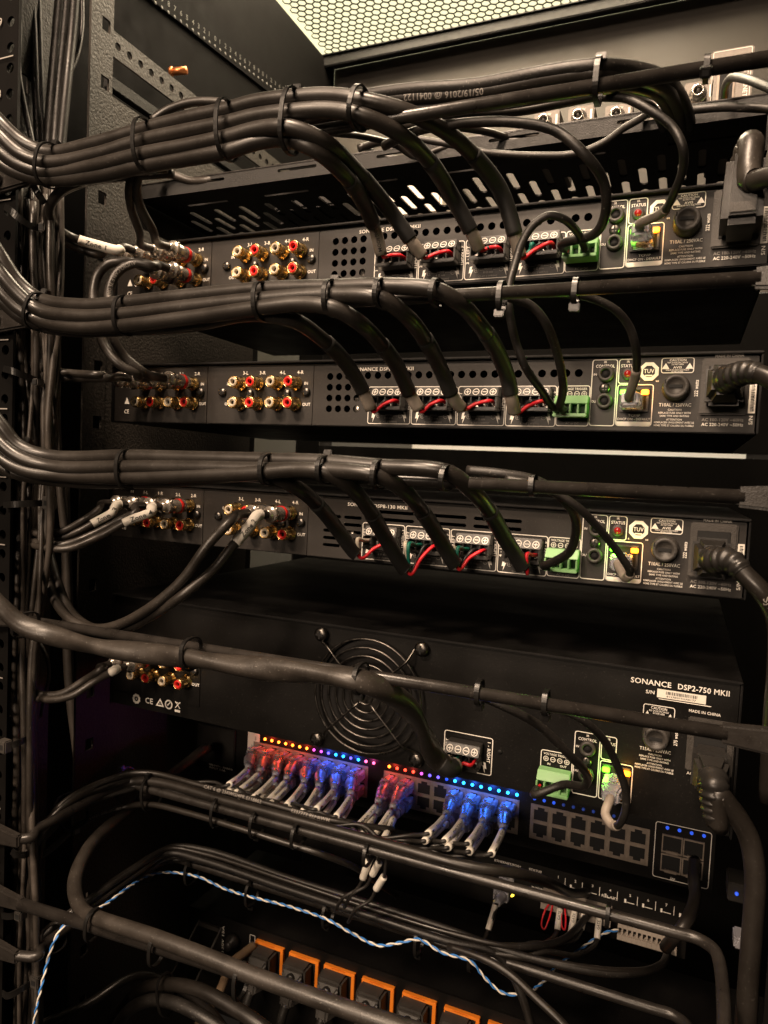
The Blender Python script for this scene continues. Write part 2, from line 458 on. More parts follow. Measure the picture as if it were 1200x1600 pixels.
# roof with a honeycomb vent
HX0, HX1, HY0, HY1, RZ = -160, 366, 150, 446, 400
mb = MB(); pit = 10.4; rw = pit*math.sqrt(3)/2
def hexa_pt(cx, cy, r, z): return [(cx+r*math.sin(math.radians(60*i)), cy+r*math.cos(math.radians(60*i)), z) for i in range(6)]
nr = int((HY1-HY0)/rw)
for j in range(nr):
    y = HY1-rw/2-j*rw
    for i in range(int((HX1-HX0)/pit)):
        x = HX0+pit/2+i*pit+(pit/2 if j % 2 else 0)
        R1 = pit/math.sqrt(3); R0 = R1*.895
        o0 = hexa_pt(x, y, R1, RZ); i0 = hexa_pt(x, y, R0, RZ); i1 = hexa_pt(x, y, R0, RZ+1.2)
        fs = []
        for q in range(6):
            q2 = (q+1) % 6
            fs += [(q, q2, 6+q2, 6+q), (6+q, 6+q2, 12+q2, 12+q)]
        mb.add(o0+i0+i1, fs)
mb.build('honeycomb_vent', DULL, rack)
MB().box(-167, 457, 443.5, 479.5, RZ-1.2, RZ-.1).box(-167, 457, -96, 150, RZ-.5, RZ+3).box(HX1, 457, 150.2, 445.8, RZ-.5, RZ+3).build('roof_panel', POWDER, rack)
MB().box(-165, 455, 447, 452, RZ-14, RZ-1).build('roof_lip', POWDER, rack, bevel=1)
# setting seen through the openings
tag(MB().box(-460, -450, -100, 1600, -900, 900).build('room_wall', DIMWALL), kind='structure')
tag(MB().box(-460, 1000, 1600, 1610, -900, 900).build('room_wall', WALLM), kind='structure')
cl = thing('ceiling_glow_panel', 'glowing panel standing in for the bright ceiling above the honeycomb roof vent', 'glowing panel', (100, 330, 520))  # emitting panel added in place of a brightly lit ceiling
MB().box(-420, 620, -60, 1180, 520, 532).build('glow_sheet', mat('ceiling_glow', (.9, .85, .6), .6, emit=(1, .94, .58), es=1.18), cl)
MB().box(-430, 630, -70, 1190, 532.5, 544).build('housing', GREYPAINT, cl)
# loose copper coloured rivets that stick out of the side wall
for nm, px, py, X, lab in (('copper_stud', 265, 112, -150, 'short copper stud above the drilled side rail at the upper left'),
                       ('copper_stud', 236, 1413, -150, 'short copper stud in the dark at the lower left')):
    c = PXp(px, py, X); mb = MB()
    mb.cyl(c, c+Vector((16, 5, 1)), 3.4, 14).lathe([(3.4, 0), (4.3, .4), (4.3, 2), (3.4, 2.6)], c+Vector((1, 0, 0)), (1, .3, 0), 14)
    tag(mb.build(nm, COPPER, None, loc=c), lab, 'stud')

# ------------------------------------------------------------------ lacing bars bolted to the rails
def screw_mb(c, ax, r, h, n=14):
    mb = MB(); mb.lathe([(r, 0), (r, h*.55), (r*.75, h*.95), (r*.3, h)], c, ax, n)
    return mb
def cross_mb(c, r, y):
    mb = MB(); x, z = c
    mb.box(x-r*.6, x+r*.6, y-.12, y, z-r*.14, z+r*.14).box(x-r*.14, x+r*.14, y-.13, y, z-r*.6, z+r*.6); return mb
def bar_end(t, x0, x1, z, xs):
    mb = MB(); s_ = 1 if x1 > x0 else -1
    mb.hexa([(x0, -101.5, z-8), (x1, -100.8, z-4.2), (x1, -96.2, z-4.2), (x0, -95.4, z-8)], [(x0, -101.5, z+8), (x1, -100.8, z+4.2), (x1, -96.2, z+4.2), (x0, -95.4, z+8)])
    e = mb.build('flat_end', ROD, t, bevel=1.2)
    s1 = screw_mb((xs, -101.6, z), (0, -1, 0), 5.2, 3.2).build('screw', SCREW, e)
def lacing_bar(label, zl, zr, xl=-58, xr=343, r=3.1):
    t = thing('lacing_bar', label, 'lacing bar', (145, -98.5, (zl+zr)/2), 'black lacing bars across the back of the rack')
    MB().cyl((xl-3, -98.5, zl), (xr+3, -98.5, zr), r, 16).build('rod', ROD, t)
    bar_end(t, -100, xl, zl, -90); bar_end(t, 395, xr, zr, 380)
    return t
lacing_bar('uppermost black lacing bar, its right end in front of the ethernet box', 14.2, 12.9)
lacing_bar('second lacing bar from the top, just under the top amplifier', -73.8, -73.8)
lacing_bar('third lacing bar from the top, between the second and third amplifiers', -162.6, -162.6)
lacing_bar('lacing bar crossing in front of the fan grille', -264.5, -262)
z6 = [P(50, 1418, -98.5), P(600, 1592, -98.5)]
sl = (z6[1].z-z6[0].z)/(z6[1].x-z6[0].x)
lacing_bar('lowest straight lacing bar, with a thick power cord tied along its top', z6[0].z+sl*(-58-z6[0].x), z6[0].z+sl*(343-z6[0].x), r=3.7)
def offset_bar(label, z, dep, xa):
    t = thing('lacing_bar', label, 'lacing bar', (145, -50, z), 'black lacing bars across the back of the rack')
    L_ = [Vector(q) for q in ((-66, -98, z), (xa+6, -92, z), (xa+1, -84, z), (xa, -70, z), (xa, dep-16, z), (xa+3, dep-5, z), (xa+11, dep, z), (xa+24, dep, z))]
    R_ = [Vector((290-q.x, q.y, q.z)) for q in reversed(L_)]
    MB().tube(smooth(L_+[Vector((140, dep, z))]+R_, 6), 3.3, 14).build('rod', ROD, t)
    bar_end(t, -100, -62, z, -90); bar_end(t, 396, 350, z, 380)
offset_bar('recessed lacing bar under the network switch with patch cables tied on it', -411, 0, -66)
offset_bar('recessed lacing bar behind the blue and white twisted wire', -490, 44, -58)

# ------------------------------------------------------------------ amplifiers
def make(name, mb, m_, bevel=0):             # a shape kept at the origin for copying
    o = mb.build(name, m_, None, bevel=bevel); col.objects.unlink(o); return o
J_BAR = make('rca_jack', MB().lathe([(4.9, 0), (4.9, 1.8), (4.2, 2), (4.2, 3.6), (3.9, 3.8), (4.2, 4.2), (3.9, 4.6), (4.2, 5), (4.2, 10.6), (3.9, 11.2), (3.35, 11.2), (3.3, 9.5)], (0,0,0), n=18, cap1=False), GOLD)
J_INS = {c: make('insulator', MB().lathe([(3.32, 8), (3.3, 10.4), (2.9, 11.5), (2.0, 11.5), (1.6, 10.8), (1.5, 8.6)], (0,0,0), n=18, cap1=False), c) for c in (IVORY, RED)}
J_PIN = make('pin_socket', MB().lathe([(1.6, 8), (1.6, 8.8)], (0,0,0), n=12), DARK)
SCR = make('screw', screw_mb((0,0,0), (0,-1,0), 3.1, 1.8), SCREW)
SCRX = make('screw_slot', MB().box(-2.2, 2.2, -1.95, -1.6, -.45, .45).box(-.45, .45, -1.96, -1.6, -2.2, 2.2), DARK)
def jack(t, x, z, c):
    j = place(J_BAR, 'rca_jack', (x, 0, z), t)
    place(J_INS[c], 'insulator', (x, 0, z), t).parent = j; place(J_PIN, 'pin_socket', (x, 0, z), t).parent = j
    for ch in col.objects:
        pass
def sub(src, name, pos, parent, base):       # a sub-part copied at an absolute point under a copied part
    o = src.copy(); o.name = name; col.objects.link(o); o.parent = parent
    o.location = (Vector(pos)-Vector(base))*S; return o
def jack(t, x, z, c):
    j = place(J_BAR, 'rca_jack', (x, 0, z), t)
    sub(J_INS[c], 'insulator', (x, 0, z), j, (x, 0, z)); sub(J_PIN, 'pin_socket', (x, 0, z), j, (x, 0, z))
def screw(t, x, z, y=0):
    s_ = place(SCR, 'screw', (x, y, z), t); sub(SCRX, 'screw_slot', (x, y, z), s_, (x, y, z))
# four pole speaker terminal, its body at the origin (top left corner, panel plane)
def term_body(w=21.5):
    mb = MB()
    mb.hexa([(0, -.1, 0), (w, -.1, 0), (w, -8.5, 0), (0, -8.5, 0)][::-1], [(0, -.1, -6), (w, -.1, -6), (w, -11.5, -6), (0, -11.5, -6)][::-1])
    mb.box(0, w, -4, -.1, -13.9, -6.1)
    for i in range(5): mb.box(i*(w-.9)/4, i*(w-.9)/4+.9, -12.3, -4.1, -12.4, -6.1)
    mb.box(0, w, -13.6, -4.1, -14.6, -12.5)
    return mb
TERM = make('speaker_terminal', term_body(), PLASTIC, bevel=.35)
def sym_mb(y0=-8.5, y1=-11.5):
    mb = MB()
    for i in range(4):
        x = 2.9+i*5.22; z = -3.2; yy = y0+(y1-y0)*.53
        q = MB(); q.ring(0, 0, 0, 1.65, 2.1, 18); q.quad(-1.25, 1.25, -.22, .22, 0)
        if i in (0, 3): q.quad(-.22, .22, .22, 1.25, 0).quad(-.22, .22, -1.25, -.22, 0)
        mb.add([(x+a, yy-.08-c*.5*-1, z+c) for a, b, c in q.v], q.f)
    return mb
TSYM = make('polarity_symbol', sym_mb(), WHITE)
TSCR = make('clamp_plate', MB().box(1.6, 4.2, -6.5, -4.2, -11.8, -9.5).box(6.8, 9.4, -6.5, -4.2, -11.8, -9.5).box(12, 14.6, -6.5, -4.2, -11.8, -9.5).box(17.2, 19.8, -6.5, -4.2, -11.8, -9.5), STEEL)
def terminal(t, x, z):
    b = place(TERM, 'speaker_terminal', (x, 0, z), t)
    sub(TSYM, 'polarity_symbol', (x, 0, z), b, (x, 0, z)); sub(TSCR, 'clamp_plate', (x, 0, z), b, (x, 0, z))
def vt_body():
    mb = MB(); w = 18.8
    mb.hexa([(0, -.1, 0), (w, -.1, 0), (w, -7, 0), (0, -7, 0)][::-1], [(0, -.1, -5), (w, -.1, -5), (w, -11, -5), (0, -11, -5)][::-1])
    mb.box(0, w, -4, -.1, -12.2, -5.1)
    for i in range(5): mb.box(i*(w-1)/4, i*(w-1)/4+1, -12, -4.1, -10.6, -5.1)
    mb.box(0, w, -13, -4.1, -12.6, -10.7)
    return mb
VT = make('trigger_terminal', vt_body(), GREEN, bevel=.35)
VTS = make('wire_entry', MB().box(1.2, 17.6, -4.6, -4.05, -10.4, -5.3), mat('dark_green_recess', (.02, .06, .02), .6))
JK = make('minijack', MB().lathe([(4.6, 0), (4.6, 2.2), (4.0, 3), (2.7, 3), (2.4, 1.6)], (0,0,0), n=18, cap1=False), GREYP)
JKH = make('jack_hole', MB().lathe([(2.5, 1.2), (2.5, 1.7)], (0,0,0), n=14), DARK)
FUSE = make('fuse_holder', MB().lathe([(7.4, 0), (7.4, 2.4), (6.8, 2.8), (6.8, 8.8), (6.2, 9.8), (4.6, 9.8), (4.4, 9.3)], (0,0,0), n=24), GREYP)
FUSES = make('fuse_slot', MB().box(-3.4, 3.4, -9.9, -9.2, -.9, .9).box(-5.6, -5.0, -9.95, -8.8, 1.4, 3.6).box(5.0, 5.6, -9.95, -8.8, -3.6, -1.4), DARK)
def rj_mb(w=15.5, h=13.5):                    # socket shell open towards the room
    mb = MB()
    mb.box(0, w, -1.6, -.1, -1.2, 0).box(0, w, -1.6, -.1, -h, -h+1.2).box(0, 1.2, -1.6, -.1, -h+1.2, -1.2).box(w-1.2, w, -1.6, -.1, -h+1.2, -1.2)
    return mb
RJ = make('ethernet_port', rj_mb(), PLASTIC, bevel=.2)
RJD = make('port_recess', MB().box(1.2, 14.3, -.5, -.12, -12.3, -1.2), DARK)
LEDB = {k_: make('led', MB().box(-2.1, 2.1, -2.8, -.1, -1.4, 1.4), k_, bevel=.4) for k_ in (L_GREEN, L_AMBER)}
LENS = make('status_lens', MB().lathe([(2.0, 0), (2.0, 1.2), (1.4, 2.1), (.4, 2.5)], (0,0,0), n=16), RUBY)
LENSR = make('lens_bezel', MB().lathe([(3.4, 0), (3.4, .9), (2.1, 1.1)], (0,0,0), n=18), GREYP)
def inlet_mb(w=23.5, h=30.5):
    mb = MB(); mb.box(0, w, -2.2, -.1, -h, 0); return mb
INLET = make('power_inlet', inlet_mb(), GREYP, bevel=.8)
INLETR = make('inlet_well', MB().box(3.5, 20, -2.6, -2.25, -26, -4.5), DARK, bevel=.2)
def bolt_print(mb, x, z, y, s_=1):            # lightning bolt
    for dx in (0,):
        pts = [(0, 3.2), (1.6*s_, 3.6), (1.0*s_, 1.4), (2.2*s_, 1.6), (.2*s_, -3.4), (.6*s_, -.4), (-.6*s_, -.6)]
        pts = [(x+a, z+b) for a, b in pts]
        if s_ < 0: pts = pts[::-1]
        mb.poly(pts, y)
def warn_print(mb, x0, x1, z0, z1, y):
    mb.frame(x0, x1, z0, z1, y, .45, 1.4); c = (x0+x1)/2; w_ = x1-x0; h = z1-z0
    mb.text('CAUTION', c, z1-h*.23, h*.15, y, w_*.5, 'c'); mb.text('RISK OF ELECTRIC SHOCK', c, z1-h*.36, h*.09, y, w_*.62, 'c')
    mb.text('DO NOT OPEN', c, z1-h*.48, h*.09, y, w_*.36, 'c'); mb.text('AVIS', c, z1-h*.70, h*.15, y, w_*.26, 'c')
    mb.text('RISQUE DE CHOC ELECTRIQUE', c, z1-h*.83, h*.09, y, w_*.7, 'c'); mb.text('NE PAS OUVRIR', c, z1-h*.94, h*.09, y, w_*.36, 'c')
    for s_ in (-1, 1):
        x = c+s_*w_*.36; mb.poly([(x-2, z0+h*.27), (x+2, z0+h*.27), (x, z0+h*.65)], y)
def ring_sym(mb, x, z, r, plus, y):
    mb.ring(x, y, z, r*.78, r, 16); mb.quad(x-r*.6, x+r*.6, z-r*.1, z+r*.1, y)
    if plus: mb.quad(x-r*.1, x+r*.1, z+r*.1, z+r*.6, y).quad(x-r*.1, x+r*.1, z-r*.6, z-r*.1, y)
def cert_octagon(mb, x, z, r, y):
    pts = [(x+r*math.cos(math.radians(22.5+45*i)), z+r*math.sin(math.radians(22.5+45*i))) for i in range(8)]
    mb.add([(a, y, b) for a, b in pts]+[(x+(a-x)*.62, y, z+(b-z)*.62) for a, b in pts], [(i, (i+1) % 8, 8+(i+1) % 8, 8+i) for i in range(8)])
    mb.text('TUV', x, z-r*.16, r*.42, y, r*1.0, 'c'); mb.quad(x-r*.35, x+r*.35, z-r*.48, z-r*.34, y)
    mb.text('c', x-r*.98, z-r*1.05, r*.24, y); mb.text('us', x+r*.72, z-r*1.05, r*.24, y)
def power_print(mb, dim, xf, zf, watts, rating, y, xa=329, za=-35, vac=True):
    mb.text(rating, xf, zf-10, 1.9, y, 16.5, 'c'); mb.text('CAUTION', xf, zf-12.3, 1.05, y, 7, 'c')
    mb.text('REPLACE FUSE ONLY WITH', xf, zf-14.0, 1.05, y, 16.5, 'c'); mb.text('SAME TYPE AND RATING', xf, zf-15.7, 1.05, y, 15, 'c')
    mb.text('ATTENTION', xf, zf-17.7, 1.05, y, 8, 'c'); mb.text('REMPLACER UNIQUEMENT AVEC LE', xf, zf-19.3, 1.05, y, 20.5, 'c')
    mb.text('MEME TYPE ET CALIBRE DU FUSIBLE', xf, zf-21.0, 1.05, y, 20.5, 'c')
    mb.text(watts, xf+11.2, zf-4.5, 1.9, y, 9, 'l', 90)
    dim.text('AC 100-120V ~60Hz', xa, za, 1.7, y, 20.5); mb.text('AC 220-240V ~50Hz', xa, za-2.6, 1.7, y, 20.5)
def barcode(t, x0, x1, z0, z1, y, txt, vert=False):
    lb = MB().box(x0, x1, y-.15, y, z0, z1).build('serial_label', LABEL, t); mb = MB(); yy = y-.2
    rnd = random.Random(3)
    if vert:
        z = z0+1
        while z < z1-1:
            h = rnd.choice((.18, .3, .5)); mb.quad(x0+1.0, x0+2.6, z, z+h, yy); z += h+rnd.choice((.2, .35))
        mb.text(txt, x1-.5, z0+1, .9, yy, (z1-z0)*.8, 'l', 90)
    else:
        x = x0+(x1-x0)*.18
        while x < x1-(x1-x0)*.18:
            h = rnd.choice((.18, .3, .5)); mb.quad(x, x+h, z1-2.6, z1-.8, yy); x += h+rnd.choice((.2, .35))
        mb.text(txt, (x0+x1)/2, z0+.7, 1.0, yy, (x1-x0)*.6, 'c')
    mb.build('barcode', INK, lb, stuff=True)
Y = -.12                                       # printed ink stands this far off a panel at y = 0
def amp_small(k, label, vent):
    z0 = -88.9*k
    t = thing('amplifier', label, 'amplifier', (134, 0, z0-20))
    T = lambda pts: [(x, z+z0) for x, z in pts]
    # chassis and cover
    MB().box(-87, 355.5, 1.6, 228, z0-40.9, z0-39.9).box(-87, 355.5, 226, 228, z0-39.8, z0+1.2).build('chassis', COVER, t)
    MB().box(-88, 356.8, -3, 229, z0+1.4, z0+2.8).box(-88.2, -87.2, -2, 229, z0-41, z0+1.2).box(355.8, 356.8, -2, 229, z0-41, z0+1.2).build('cover', COVER, t, bevel=.4)
    holes = []
    if vent == 'round':
        holes += [circ(99.7+6.75*i, z0-7.9-7.15*j, 2.35) for i in range(4) for j in range(4)]
        holes += [circ(127.5+7.08*i, z0-7.5, 2.35) for i in range(20)]
    else:
        holes += [slot(99.3, 112.2, z0-12.4-4.9*j, 2.2) for j in range(5)]+[slot(114.6, 127.5, z0-12.4-4.9*j, 2.2) for j in range(4)]
        holes += [slot(134.5+34.7*i, 164.5+34.7*i, z0-7.2-4.9*j, 2.2) for i in range(3) for j in range(2)]
    pl = plate('rear_panel', rect(87.4, 355, z0-40.3, z0+.5), holes, .6, 1.2, AMP, t)
    plate('input_panel', rect(0.3, 87, z0-40.3, z0+.5), [], .5, 1.0, AMP, t)
    plate('input_panel', rect(-86.6, -.2, z0-40.3, z0+.5), [], .45, .9, AMP, t)
    # boards seen through the vents
    bd = MB()
    for i in range(9): bd.cyl((112+i*16+(i % 3)*2, 22+i % 4*3, z0-39.5), (112+i*16+(i % 3)*2, 22+i % 4*3, z0-20-(i*7 % 11)), 3.4, 10)
    b_ = bd.build('capacitor', STEEL, t)
    xs = (-56.4, -42.3, -26.0, -11.9); xb = (29.8, 43.8, 60, 74)
    for q in (xs, xb):
        for i, x in enumerate(q):
            for z in (-12.4, -26.5): jack(t, x, z0+z, (IVORY, RED)[i % 2])
    for x in (-5.2, 13.8, 32.5 + 4.4, 63.4 + 3.6, 82.2): screw(t, x, z0-18.3 if x not in (36.9, 67.0) else z0-19.4, -.1)
    mb = MB(); dim = MB(); z = z0
    mb.frame(-79, -1.4, z-40, z-.6, Y, .35, 1.6) if False else None
    for a, n_ in zip(xs, ('1-L', '1-R', '2-L', '2-R')): mb.text(n_, a+3.2, z-6.0, 2.4, Y-.02, None, 'c')
    for a, n_ in zip(xb, ('3-L', '3-R', '4-L', '4-R')): mb.text(n_, a+3.2, z-6.0, 2.4, Y-.02, None, 'c')
    for x, zz in ((-5.4, -13.4), (80.6, -13.4), (17.5, -13.4)): mb.text('IN', x, z+zz, 2.1, Y-.02)
    for x, zz in ((-6.6, -27.6), (79.6, -27.6), (16.0, -27.6), (-69.5, -27.6)): mb.text('OUT', x, z+zz, 2.1, Y-.02)
    mb.text('IN', -68, z-6, 2.1, Y-.02)
    dim.frame(-1.9, -1.5, z-39.6, z-1.0, Y, .2, .1); dim.frame(-60, -1.5, z-1.3, z-.9, Y, .2, .1)
    # approval marks
    mb.text('CE', -74, z-34.2, 3.0, Y-.02, 4.6, 'c'); mb.add([(-76.4, Y, z-27), (-71.6, Y, z-27), (-74, Y, z-22)], [(0, 1, 2)])
    if vent == 'round' : mb.text('SONANCE DSP8-130 MKII', 117.0, z-4.6, 2.35, Y-.02, 42.5)
    else: mb.text('SONANCE DSP8-130 MKII', 117.2, z-4.6, 2.35, Y-.02, 42.5)
    for j in range(4):
        x0 = 128.8+30.5*j
        mb.frame(x0, x0+30, z-39, z-14.8, Y, .5, 1.6)
        terminal(t, x0+6.2, z-16.3)
        mb.text('%d - LEFT' % (j+1), x0+2.6, z-29.5, 1.9, Y, 11, 'l', 90); mb.text('%d - RIGHT' % (j+1), x0+28.0, z-18, 1.9, Y, 12, 'l', -90)
        dim.quad(x0+9.5, x0+12.5, z-33.8, z-33.5, Y).quad(x0+18, x0+21.2, z-33.8, z-33.5, Y)
        dim.text('BRIDGE', x0+15, z-33.6, 1.1, Y, 4.6, 'c'); dim.text('8 \u03a9 min', x0+15, z-35.6, 1.3, Y, 6, 'c'); dim.text('CLASS 2 WIRING', x0+15, z-37.9, 1.1, Y, 11.5, 'c')
        ring_sym(dim, x0+7.6, z-33.6, 1.5, True, Y); ring_sym(dim, x0+23, z-33.6, 1.5, False, Y)
        bolt_print(mb, x0+3.4, z-34.5, Y, 1); bolt_print(mb, x0+26.6, z-34.5, Y, -1)
    mb.frame(250.4, 269.3, z-38.4, z-14.8, Y, .5, 1.6)
    mb.text('VOLTAGE TRIGGER', 259.8, z-17.4, 1.35, Y, 15.5, 'c')
    for i in range(4): ring_sym(mb, 253.6+4.1*i, z-19.6, 1.55, i in (0, 3), Y)
    mb.text('IN', 255.5, z-22.6, 1.1, Y, None, 'c'); mb.text('OUT', 264.2, z-22.6, 1.1, Y, None, 'c'); dim.text('AC or DC', 260, z-37.4, 1.3, Y, 7.5, 'c')
    v = place(VT, 'trigger_terminal', (250.6, 0, z-21.3), t); sub(VTS, 'wire_entry', (0, 0, 0), v, (0, 0, 0))
    mb.frame(269.5, 283.6, z-38, z+.0, Y, .5, 1.6); mb.text('IR', 276.8, z-2.2, 1.35, Y, None, 'c'); mb.text('CONTROL', 276.8, z-4.7, 1.75, Y, 10.4, 'c')
    mb.text('IN', 270.6, z-9.2, 1.3, Y); mb.text('OUT', 270.0, z-24.6, 1.3, Y)
    for zz in (-8.4, -23.8):
        j = place(JK, 'minijack', (277.4, 0, z+zz), t); sub(JKH, 'jack_hole', (0,0,0), j, (0,0,0))
    screw(t, 277.2, z-16.6, -.1)
    mb.frame(284.1, 294.2, z-14, z+.0, Y, .5, 1.6); mb.text('IR', 289.2, z-2.2, 1.35, Y, None, 'c'); mb.text('STATUS', 289.2, z-4.7, 1.75, Y, 7.6, 'c')
    l = place(LENSR, 'lens_bezel', (289.2, 0, z-8.4), t); sub(LENS, 'status_lens', (0,0,0), l, (0,0,0))
    mb.frame(284.1, 303.5, z-37.8, z-14.3, Y, .5, 1.6)
    e = place(RJ, 'ethernet_port', (285.8, 0, z-16.2), t); sub(RJD, 'port_recess', (0,0,0), e, (0,0,0))
    sub(LEDB[L_GREEN], 'led', (288.0, -.5, z-19.0), e, (285.8, 0, z-16.2)); sub(LEDB[L_AMBER], 'led', (299.2, -.5, z-19.0), e, (285.8, 0, z-16.2))
    mb.text('TCP/IP', 294, z-32.3, 1.3, Y, 6.5, 'c'); mb.text('DHCP ON - DEFAULT', 293.9, z-34.4, 1.3, Y, 17.5, 'c'); mb.quad(284.7, 302.9, z-37.4, z-35.2, Y)
    cert_octagon(mb, 300.4, z-7.2, 5.5, Y)
    warn_print(mb, 306.6, 323.5, z-8.3, z+.2, Y)
    f = place(FUSE, 'fuse_holder', (315.0, 0, z-16.6), t); sub(FUSES, 'fuse_slot', (0,0,0), f, (0,0,0))
    power_print(mb, dim, 315, z-16.6, '222 watts', 'T10AL / 250VAC', Y, 329, z-34.4)
    n_ = place(INLET, 'power_inlet', (327.4, 0, z-.6), t); sub(INLETR, 'inlet_well', (0,0,0), n_, (0,0,0))
    mb.text('MADE IN CHINA', 340.6, z-.1, 1.6, Y-.05, 14, 'c')
    barcode(t, 351.2, 354.6, z-30, z-11, Y, '8127A1271', True); mb.text('S/N', 353.8, z-36, 1.9, Y, 4.6, 'l', 90)
    mb.build('printed_lettering', WHITE, t, stuff=True); dim.build('faint_lettering', DIMPRINT, t, stuff=True)
    return t
amp_small(0, 'top slim amplifier right below the vented shelf', 'round')
amp_small(1, 'second slim amplifier from the top, round vent holes, black gap above and below it', 'round')
amp_small(2, 'third slim amplifier, with slotted vents, sitting above the tall fan amplifier', 'slot')
def amp_tall():
    z0 = -266.7
    t = thing('amplifier', 'tall amplifier with a round fan grille in its black rear panel', 'amplifier', (134, 0, z0-40))
    MB().box(-81, 357.5, 2.2, 305, z0-83, z0+2).build('chassis', COVER, t, bevel=.8)
    MB().box(-82, 358.6, -2.4, 306, z0+2.3, z0+3.8).box(-82.2, -81.2, -2, 306, z0-84, z0+2.1).box(357.7, 358.8, -2, 306, z0-84, z0+2.1).build('cover', COVER, t, bevel=.5)
    plate('rear_panel', rect(-80.8, 357.4, z0-83, z0+1.8), [circ(139, z0-40, 37.2, 48)], .6, 1.2, AMPG, t)
    plate('input_panel', rect(-79, 2.2, z0-72, z0-28), [], -.1, .8, AMPG, t)
    # fan behind its wire grille
    fan = MB().lathe([(37.2, -1), (37.2, -20), (38.5, -20), (38.5, -1)], (139, 0, z0-40), n=40, cap0=False, cap1=False).lathe([(15, -18), (15, -3), (14, -2)], (139, 0, z0-40), n=28).build('fan', PLASTIC, t)
    bl = MB()
    for i in range(7):
        a = 2*math.pi*i/7; vs = []
        for r in (15, 24, 36):
            for s_, yy in ((-1, 5), (1, 15)):
                ang = a+s_*.26+r*.012; vs.append((139+r*math.cos(ang), yy, z0-40+r*math.sin(ang)))
        bl.add(vs, [(0, 1, 3, 2), (2, 3, 5, 4)], True); bl.add([(x, y+.8, z) for x, y, z in vs], [(0, 2, 3, 1), (2, 4, 5, 3)], True)
    bl.build('fan_blade', PLASTIC, fan)
    MB().box(130, 148, 18, 19, z0-49, z0-31).build('fan_label', LABEL, fan)
    g = thing('x', 'x', 'x', (0,0,0)); bpy.data.objects.remove(g)
    gr = MB()
    def loop(r, y): return [Vector((139+r*math.cos(2*math.pi*i/56), y, z0-40+r*math.sin(2*math.pi*i/56))) for i in range(56)]
    for r in (5, 10.5, 16, 21.5, 27, 32.5, 38): gr.tube(loop(r, -6.2 if r < 37 else -4.8), .75, 6, closed=True)
    for sx in (-1, 1):
        for sz in (-1, 1):
            c = Vector((139+36.2*sx, -2, z0-40+36.2*sz)); d = Vector((-sx, 0, -sz)).normalized(); n_ = Vector((d.z, 0, -d.x))
            cc = Vector((139, -7.4, z0-40))
            pts = [cc-d*6, Vector((139+20*sx, -7.2, z0-40+20*sz)), Vector((139+28*sx, -6.6, z0-40+28*sz)), c-d*-0+n_*3.2+d*2, c+n_*2.6-d*2.6, c-n_*2.6-d*2.6, c-n_*3.2+d*2]
            gr.tube(smooth(pts, 4), .8, 6)
    go = gr.build('fan_grille', SCREW, t)
    for sx in (-1, 1):
        for sz in (-1, 1):
            s_ = sub(SCR, 'screw', (139+36.2*sx, -2.6, z0-40+36.2*sz), go, (root_loc(t)/S)); s_.scale = (1.5, 1.5, 1.5)
            x_ = sub(SCRX, 'screw_slot', (139+36.2*sx, -3.4, z0-40+36.2*sz), go, (root_loc(t)/S)); x_.scale = (1.25, 1.25, 1.25)
    for i, x in enumerate((-53.9, -39.6, -24.0, -9.4)):
        for z in (-40.7, -54.4): jack(t, x, z0+z, (IVORY, RED)[i % 2])
    screw(t, -2.4, z0-46, -.5)
    mb = MB(); dim = MB(); z = z0
    yy = -.65
    for a, n_ in zip((-53.9, -39.6, -24.0, -9.4), ('1-L', '1-R', '2-L', '2-R')): mb.text(n_, a+3.2, z-34, 2.4, yy, None, 'c')
    mb.text('IN', -5, z-41.5, 2.1, yy); mb.text('OUT', -4.6, z-57.0, 2.3, yy)
    mb.build('input_lettering', WHITE, t, stuff=True); mb = MB()
    dim.frame(2.6, 3.0, z-72, z-28, Y, .2, .1)
    # approval marks in a row
    x = -57; zz = z-76
    pts = [(x+(3.6+.5*(i % 2))*math.cos(math.pi*i/9), zz+(3.6+.5*(i % 2))*math.sin(math.pi*i/9)) for i in range(18)]
    mb.add([(a, Y, b) for a, b in pts]+[(x+(a-x)*.5, Y, zz+(b-zz)*.5) for a, b in pts], [(i, (i+1) % 18, 18+(i+1) % 18, 18+i) for i in range(18)]); mb.text('c', x, zz-.8, 2.2, Y, None, 'c')
    mb.text('CE', -44.5, z-77.6, 4.4, Y, 7.2, 'c')
    tri = [(-38, z-78), (-30, z-78), (-34, z-71.8)]; tin = [(-36.2, z-77), (-31.8, z-77), (-34, z-73.7)]
    mb.add([(a, Y, b) for a, b in tri+tin], [(0, 1, 4, 3), (1, 2, 5, 4), (2, 0, 3, 5)]); mb.text('c', -34, z-76.4, 1.7, Y, None, 'c')
    mb.ring(-25.8, Y, z-75.2, 2.5, 3.6, 22); mb.poly([(-27.6, z-75), (-26.6, z-76.6), (-23.4, z-72.4), (-24, z-72), (-26.6, z-75.2)], Y)
    mb.poly([(-20, z-71.6), (-19.2, z-71.6), (-14.8, z-76.6), (-15.6, z-76.6)], Y); mb.poly([(-15.6, z-71.6), (-14.8, z-71.6), (-19.2, z-76.6), (-20, z-76.6)], Y-.02)
    mb.quad(-20, -15, z-79.6, z-77.8, Y); mb.quad(-19.6, -15.2, z-72.8, z-72.2, Y-.04)
    mb.text('SONANCE', 301.6, z-5.6, 3.1, Y, 21.5); mb.text('DSP2-750 MKII', 326.6, z-5.6, 3.1, Y, 26)
    mb.text('S/N', 310, z-10.6, 2.0, Y, 4.6); barcode(t, 316, 341.2, z-11.9, z-7.1, Y, '8127820THA0177'); mb.quad(317, 344, z-12.9, z-12.5, Y)
    warn_print(mb, 309.2, 326, z-27.5, z-16.6, Y)
